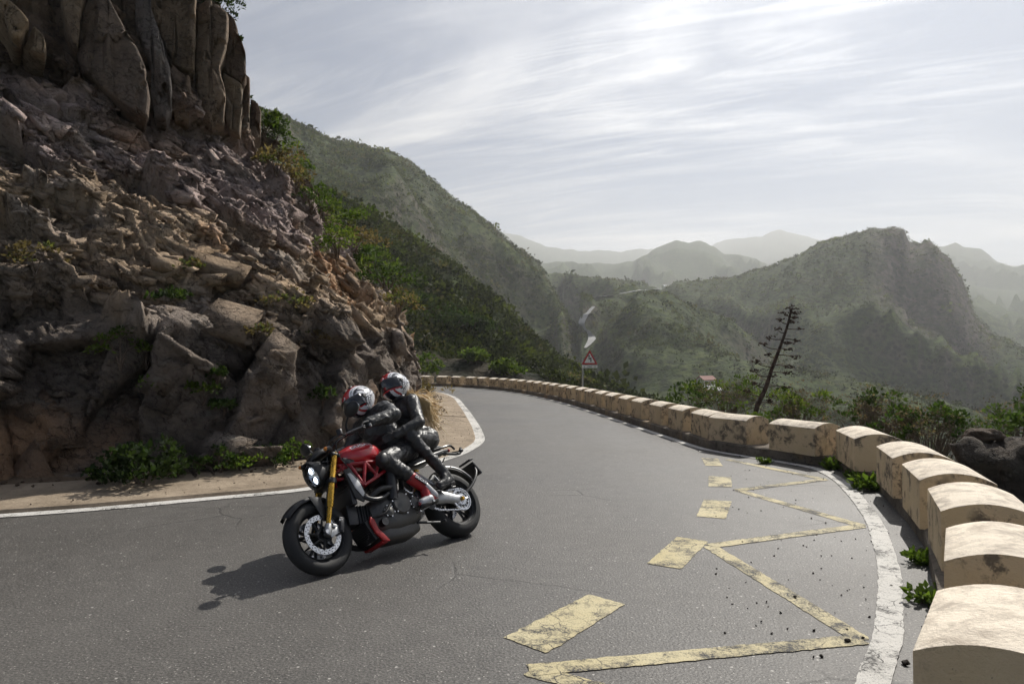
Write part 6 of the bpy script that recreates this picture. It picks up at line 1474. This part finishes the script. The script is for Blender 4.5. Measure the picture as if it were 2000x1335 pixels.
def helmet(root, c, pitch, yaw, roll=0., seed=0):
    "full-face helmet; local +x is forward"
    H = empty('helmet'); H.parent = root; H.location = c; H.rotation_euler = Euler((roll, pitch, yaw)); H.scale = (1.13, 1.13, 1.13)
    nu, nv = 120, 72; V = []
    for i in range(nv + 1):
        t = math.pi * i / nv
        for k in range(nu):
            a = 2 * math.pi * k / nu; x, y, z = math.sin(t) * math.cos(a), math.sin(t) * math.sin(a), math.cos(t)
            X = .152 * x; Y = .122 * y; Z = .140 * z
            X *= 1.08 if x < 0 else 1.0
            if z < 0:                                # chin bar drops and juts at the front, nape rises behind
                f = max(0, x); Z = Z * (.88 + .20 * f); X = X + .022 * f * min(1, -z * 1.6); Y *= 1 - .16 * (-z) ** 1.5
                X *= 1 - .10 * (-z) ** 2 * (1 if x > 0 else 1.6)
            if x < -.3: X += -.012 * (1 - abs(z))
            V.append((X, Y, Z))
    V = np.array(V); F = []; col_ = []
    W_, B_, RD_ = (.80, .80, .82), (.014, .016, .028), (.45, .012, .016)
    def paintf(p):
        x, y, z = p; ay = abs(y); ang = math.atan2(z, x + .02)      # 0 front .. pi/2 top .. pi back
        wave = ay + .010 * math.sin(ang * 2.2)
        if z < -.112: return (.02, .02, .022)
        if x > .05 and z < -.02:                     # chin bar: red lip, white sides
            if z > -.046 - .10 * ay: return RD_
            if ay < .030: return B_
            if .055 < ay < .070: return RD_
            return W_ if ay < .092 else B_
        if z < -.015 and x < .03:                    # lower sides: white flash, red rear edge
            s = x * .8 + z * .9
            if -.128 < s < -.070: return W_
            if s <= -.128: return RD_
            return B_ if (s * 38) % 1 < .6 else W_
        if wave < .058: return RD_
        if wave < .070: return W_
        if wave < .074: return B_
        if wave < .086: return W_
        if wave < .094: return B_
        b = (ang * 1.3 - ay * 16) % 1.0              # swooshes sweeping back from the visor
        if ang > .8: return W_ if b < .60 else B_
        return W_ if b < .40 else B_
    for i in range(nv):
        for k in range(nu):
            k2 = (k + 1) % nu; q = [i * nu + k, (i + 1) * nu + k, (i + 1) * nu + k2, i * nu + k2]; c_ = V[q].mean(0)
            if c_[0] > .062 and -.030 < c_[2] < .062 - .10 * max(0, abs(c_[1]) - .07): continue       # eye port
            if c_[2] < -.118: continue                                                               # neck opening
            F.append(q)
    C = np.array([paintf(p) for p in V])
    t = MT('helmet_shell', .16, (.5, .5, .5), 0, .5, .6); n = t.noise(60, 2); t.set('Base Color', t.attr('Col', 'Color')); t.set('Roughness', t.rng(n, .3, .7, .14, .20))
    sh = obj('shell', V, F, t.m, H, smooth=True, attrs={'Col': C}); md = sh.modifiers.new('t', 'SOLIDIFY'); md.thickness = .008; md.offset = -1
    fixn(sh)
    # liner behind the visor and neck roll
    part('liner', ell((-.01, 0, 0), (.135, .108, .122), 28, 18), plain('helmet_liner', (.012, .012, .013), .9), H)
    W = []; Fv = []; m1, m2 = 30, 10
    for i in range(m2 + 1):
        z = -.036 + (.070 + .036) * i / m2
        for k in range(m1 + 1):
            a = R(-68) + R(136) * k / m1; rr = math.sqrt(max(.01, 1 - (z / .152) ** 2)); W.append((.158 * rr * math.cos(a) + .004, .129 * rr * math.sin(a), z - .012 * (abs(a) / 1.2) ** 2))
    for i in range(m2):
        for k in range(m1): q = i * (m1 + 1) + k; Fv.append([q, q + 1, q + m1 + 2, q + m1 + 1])
    vt = MT('smoked_visor', .05, (.012, .013, .015), 0, .7, .5); vn = vt.noise(20, 2); vt.set('Roughness', vt.rng(vn, .3, .7, .04, .08)); vo = part('visor', (np.array(W), Fv), vt.m, H); md = vo.modifiers.new('t', 'SOLIDIFY'); md.thickness = .003
    for s in (1, -1): part('visor_pivot', lathe([(0, s * .128), (.016, s * .127), (.020, s * .118)], 16, c=(.035, 0, .012)), K_BLK, H)
    part('top_vent', [ell((.02, s * .034, .136), (.030, .012, .010), 10, 6, (0, .15, 0)) for s in (1, -1)], K_BLK, H)
    part('rear_spoiler', [ell((-.125, s * .03, .075), (.035, .014, .014), 10, 6, (0, -.8, 0)) for s in (1, -1)], K_BLK, H)
    # crest on the brow: small white-edged red shield
    sw_ = plain('crest_white', (.78, .78, .8), .3); part('crest', ell((.128, 0, .082), (.006, .014, .018), 12, 8, (0, -.75, 0)), sw_, H); part('crest_field', ell((.1325, 0, .0845), (.005, .010, .014), 12, 8, (0, -.75, 0)), K_REDPL, H)
    return H
def boot(root, knee, ank, heel, toe, mats, sgn, letter=None, name='boot'):
    knee, ank, heel, toe = (np.array(q, float) for q in (knee, ank, heel, toe)); up = knee - ank; up /= np.linalg.norm(up)
    b = body(name, [capsule(ank + up * .155, ank, .060, .050, 14), capsule(ank, heel, .047, .040, 12), capsule(heel, heel + (toe - heel) * .5, .038, .042, 12), capsule(ank, heel + (toe - heel) * .55, .046, .044, 12), capsule(heel + (toe - heel) * .5, toe, .043, .034, 12)], mats[0], root, .009, 4)
    fw = toe - heel; fw /= np.linalg.norm(fw); dn = -up + fw * (up @ fw); dn /= np.linalg.norm(dn)
    part('sole', [capsule(heel + dn * .030, heel + dn * .030 + fw * .05, .030, .030, 10), capsule(heel + fw * .09 + dn * .022, toe + dn * .024, .033, .030, 10)], mats[1], b)
    if len(mats) > 2:
        side = np.array([0, sgn, 0.])
        part('toe_guard', [capsule(heel + (toe - heel) * .45 + side * .012, toe - fw * .005, .0445, .0365, 12)], mats[2], b)
        part('ankle_guard', [capsule(heel - dn * .015 + side * .012, ank + side * .018, .040, .036, 12)], mats[2], b)
        part('shin_plate', [capsule(ank + up * .145 + side * .0 + fw * .016, ank + up * .02 + fw * .02, .050, .044, 12)], mats[3], b)
    if letter:
        me = text_mesh(letter, .036, K_WHITE, 'lettering', .001, True); t = link('lettering', me, b); z_ = np.array([0, sgn, 0.]); x_ = -up; y_ = np.cross(z_, x_)
        p = ank + up * .075 + z_ * .064 + fw * .004
        t.matrix_local = Matrix(((x_[0], y_[0], z_[0], p[0]), (x_[1], y_[1], z_[1], p[1]), (x_[2], y_[2], z_[2], p[2]), (0, 0, 0, 1)))
        lb = part('letter_patch', boxv(p - z_ * .004, (.04, .006, .135), (0, math.atan2(up[0], up[2]), 0)), K_BLK, b, .002)
    return b
def build_rider():
    P = empty('person', label='rider in black leathers and red-white boots gripping the handlebar, head ducked', category='person'); P.matrix_world = BIKE_M
    hip = np.array((.40, 0, .915)); chest = np.array((.585, 0, 1.215)); neck = np.array((.625, 0, 1.355))
    Q = [capsule((.37, .06, .905), (.37, -.06, .905), .125, .125), capsule(hip + (0, 0, .03), chest - (.03, 0, .06), .148, .160), capsule(hip + (.03, .05, .05), chest + (-.05, .05, -.05), .115, .125), capsule(hip + (.03, -.05, .05), chest + (-.05, -.05, -.05), .115, .125),
         capsule(chest + (-.02, .085, .03), chest + (-.02, -.085, .03), .128, .128), capsule((.575, .15, 1.305), (.575, -.15, 1.305), .082, .082), capsule(chest + (0, 0, .06), neck, .10, .062), capsule(neck, neck + (.01, 0, .06), .058, .055)]
    for s in (1, -1):
        sh = np.array((.575, s * .195, 1.305)); el = np.array((.665, s * .395, 1.150)); wr = np.array((.955, s * .375, 1.098)); hj = np.array((.40, s * .095, .895)); kn = np.array((.795, s * .215, .795)); an = np.array((.455, s * .205, .500))
        Q += [capsule(sh, el, .082, .066), capsule(el, wr, .068, .048), capsule(hj, kn, .108, .080), capsule((hj + kn) / 2 + (0, 0, .01), kn, .092, .078), capsule(kn, kn + (an - kn) * .55, .072, .066), capsule(kn + (an - kn) * .3, an + (kn - an) * .28, .070, .058)]
    body('body', Q, K_LEA, P, .009, 6, .007)
    for s in (1, -1):
        body('glove', hand((.945, s * .378, 1.100), (1, -s * .12, -.12), (.15, 0, -1), thumb=-s) + [capsule((.885, s * .380, 1.106), (.95, s * .377, 1.099), .047, .037, 12)], K_GLOVE, P, .0055, 3)
    sil = plain('boot_silver', (.48, .48, .49), .35, .4, vs_=50); rdl = plain('boot_red', (.36, .016, .02), .4, vs_=50); wl = plain('boot_white', (.72, .72, .72), .45)
    for s in (1, -1): boot(P, (.795, s * .215, .795), (.455, s * .212, .490), (.385, s * .215, .375), (.560, s * .225, .345), [rdl, K_BLK, sil, wl if False else rdl], s, 'DUCATI')
    for s in (1, -1): part('knee_slider', ell((.835, s * .270, .790), (.05, .022, .06), 16, 10, (0, -.6, 0)), K_BLK, P)
    part('collar', tube_np([(.628 + .072 * math.cos(a) * 1.05, .072 * math.sin(a), 1.372 - .02 * math.cos(a)) for a in np.linspace(0, 2 * math.pi, 25)], .014, 8), K_LEA, P)
    helmet(P, (.672, .0, 1.487), R(24), R(6))
def build_passenger():
    P = empty('person', label='passenger in plain black leathers seated behind, blonde hair streaming from the helmet', category='person'); P.matrix_world = BIKE_M
    hip = np.array((.085, 0, 1.00)); chest = np.array((.185, 0, 1.285)); neck = np.array((.17, 0, 1.475))
    Q = [capsule((.06, .065, 1.005), (.06, -.065, 1.005), .122, .122), capsule(hip + (0, 0, .02), chest, .118, .118), capsule(chest + (-.01, .065, .02), chest + (-.01, -.065, .02), .110, .110), capsule((.175, .135, 1.385), (.175, -.135, 1.385), .070, .070), capsule(chest + (0, 0, .06), neck, .085, .052), capsule(neck, neck + (0, 0, .06), .050, .048)]
    for s in (1, -1):
        sh = np.array((.175, s * .170, 1.385)); el = np.array((.315, s * .300, 1.085)); wr = np.array((.575, s * .215, 1.02)); hj = np.array((.08, s * .095, .975)); kn = np.array((.42, s * .235, .985)); an = np.array((.175, s * .225, .600))
        Q += [capsule(sh, el, .068, .056), capsule(el, wr, .056, .040), capsule(hj, kn, .098, .068), capsule(kn, kn + (an - kn) * .5, .064, .056), capsule(kn + (an - kn) * .3, an, .058, .042)]
    body('body', Q, K_LEA, P, .009, 6, .007)
    for s in (1, -1): body('glove', hand((.570, s * .215, 1.02), (1, -s * .55, -.15), (-.25, -s * 1.0, 0), curl=.55, thumb=1 if s < 0 else -1), K_GLOVE, P, .0055, 3)
    for s in (1, -1): boot(P, (.42, s * .235, .985), (.175, s * .228, .590), (.125, s * .232, .500), (.305, s * .250, .470), [K_LEA, K_BLK], s)
    part('collar', tube_np([(.172 + .064 * math.cos(a), .064 * math.sin(a), 1.492 - .01 * math.cos(a)) for a in np.linspace(0, 2 * math.pi, 25)], .013, 8), K_LEA, P)
    helmet(P, (.172, .0, 1.632), R(8), R(14), 0., 1)
    # hair: streams back from under the helmet
    r = np.random.default_rng(4); hm = MT('blonde_hair', .45, spec=.4); n = hm.noise(30, 3); hm.set('Base Color', hm.mix(hm.rng(n, .3, .7), (.55, .36, .15), (.80, .62, .34)))
    st = []
    for k in range(230):
        a = np.array((.055 + r.normal() * .022, r.uniform(-.07, .085), 1.535 + r.normal() * .015)); f = r.random()
        if f < .55: tip = np.array((-.10 + r.normal() * .07, .06 + r.normal() * .055, 1.18 + r.normal() * .10)); mid = np.array((-.07 + r.normal() * .03, .06 + r.normal() * .04, 1.40 + r.normal() * .03))
        elif f < .80: tip = np.array((-.28 + r.normal() * .06, .05 + r.normal() * .08, 1.30 + r.normal() * .07)); mid = np.array((-.10 + r.normal() * .03, .05 + r.normal() * .04, 1.43 + r.normal() * .03))
        else: tip = np.array((-.34 + r.normal() * .07, -.02 + r.normal() * .06, 1.52 + r.normal() * .04)); mid = np.array((-.12 + r.normal() * .03, .02 + r.normal() * .04, 1.485 + r.normal() * .02))
        m2 = mid + (tip - mid) * .55 + r.normal(size=3) * .022; w = r.uniform(.0018, .0045)
        st.append(tube_np(spline([a, mid, m2, tip], 9), np.array([.7, 1, 1.2, 1.2, 1.1, 1, .8, .6, .25]) * w, 4))
    part('hair', st, hm.m, P, kind='stuff')
build_rider(); build_passenger()

# ================================================================== haze
def build_haze():
    x0, x1, y0, y1, z0, z1 = -5900, 5500, -60, 4650, -72, 705
    V = [(x, y, z) for x in (x0, x1) for y in (y0, y1) for z in (z0, z1)]
    F = [[0, 1, 3, 2], [4, 6, 7, 5], [0, 4, 5, 1], [2, 3, 7, 6], [0, 2, 6, 4], [1, 5, 7, 3]]
    m = bpy.data.materials.new('haze'); m.use_nodes = True; nt = m.node_tree; nt.nodes.clear()
    v = nt.nodes.new('ShaderNodeVolumePrincipled'); out = nt.nodes.new('ShaderNodeOutputMaterial')
    v.inputs['Color'].default_value = (.93, .95, .97, 1); v.inputs['Density'].default_value = HAZE_D; v.inputs['Anisotropy'].default_value = HAZE_G
    nt.links.new(v.outputs[0], out.inputs['Volume'])
    obj('haze', V, F, m, kind='stuff', label='pale haze filling the valley air', category='haze')
HAZE_D, HAZE_G = .00036, .3
build_haze()
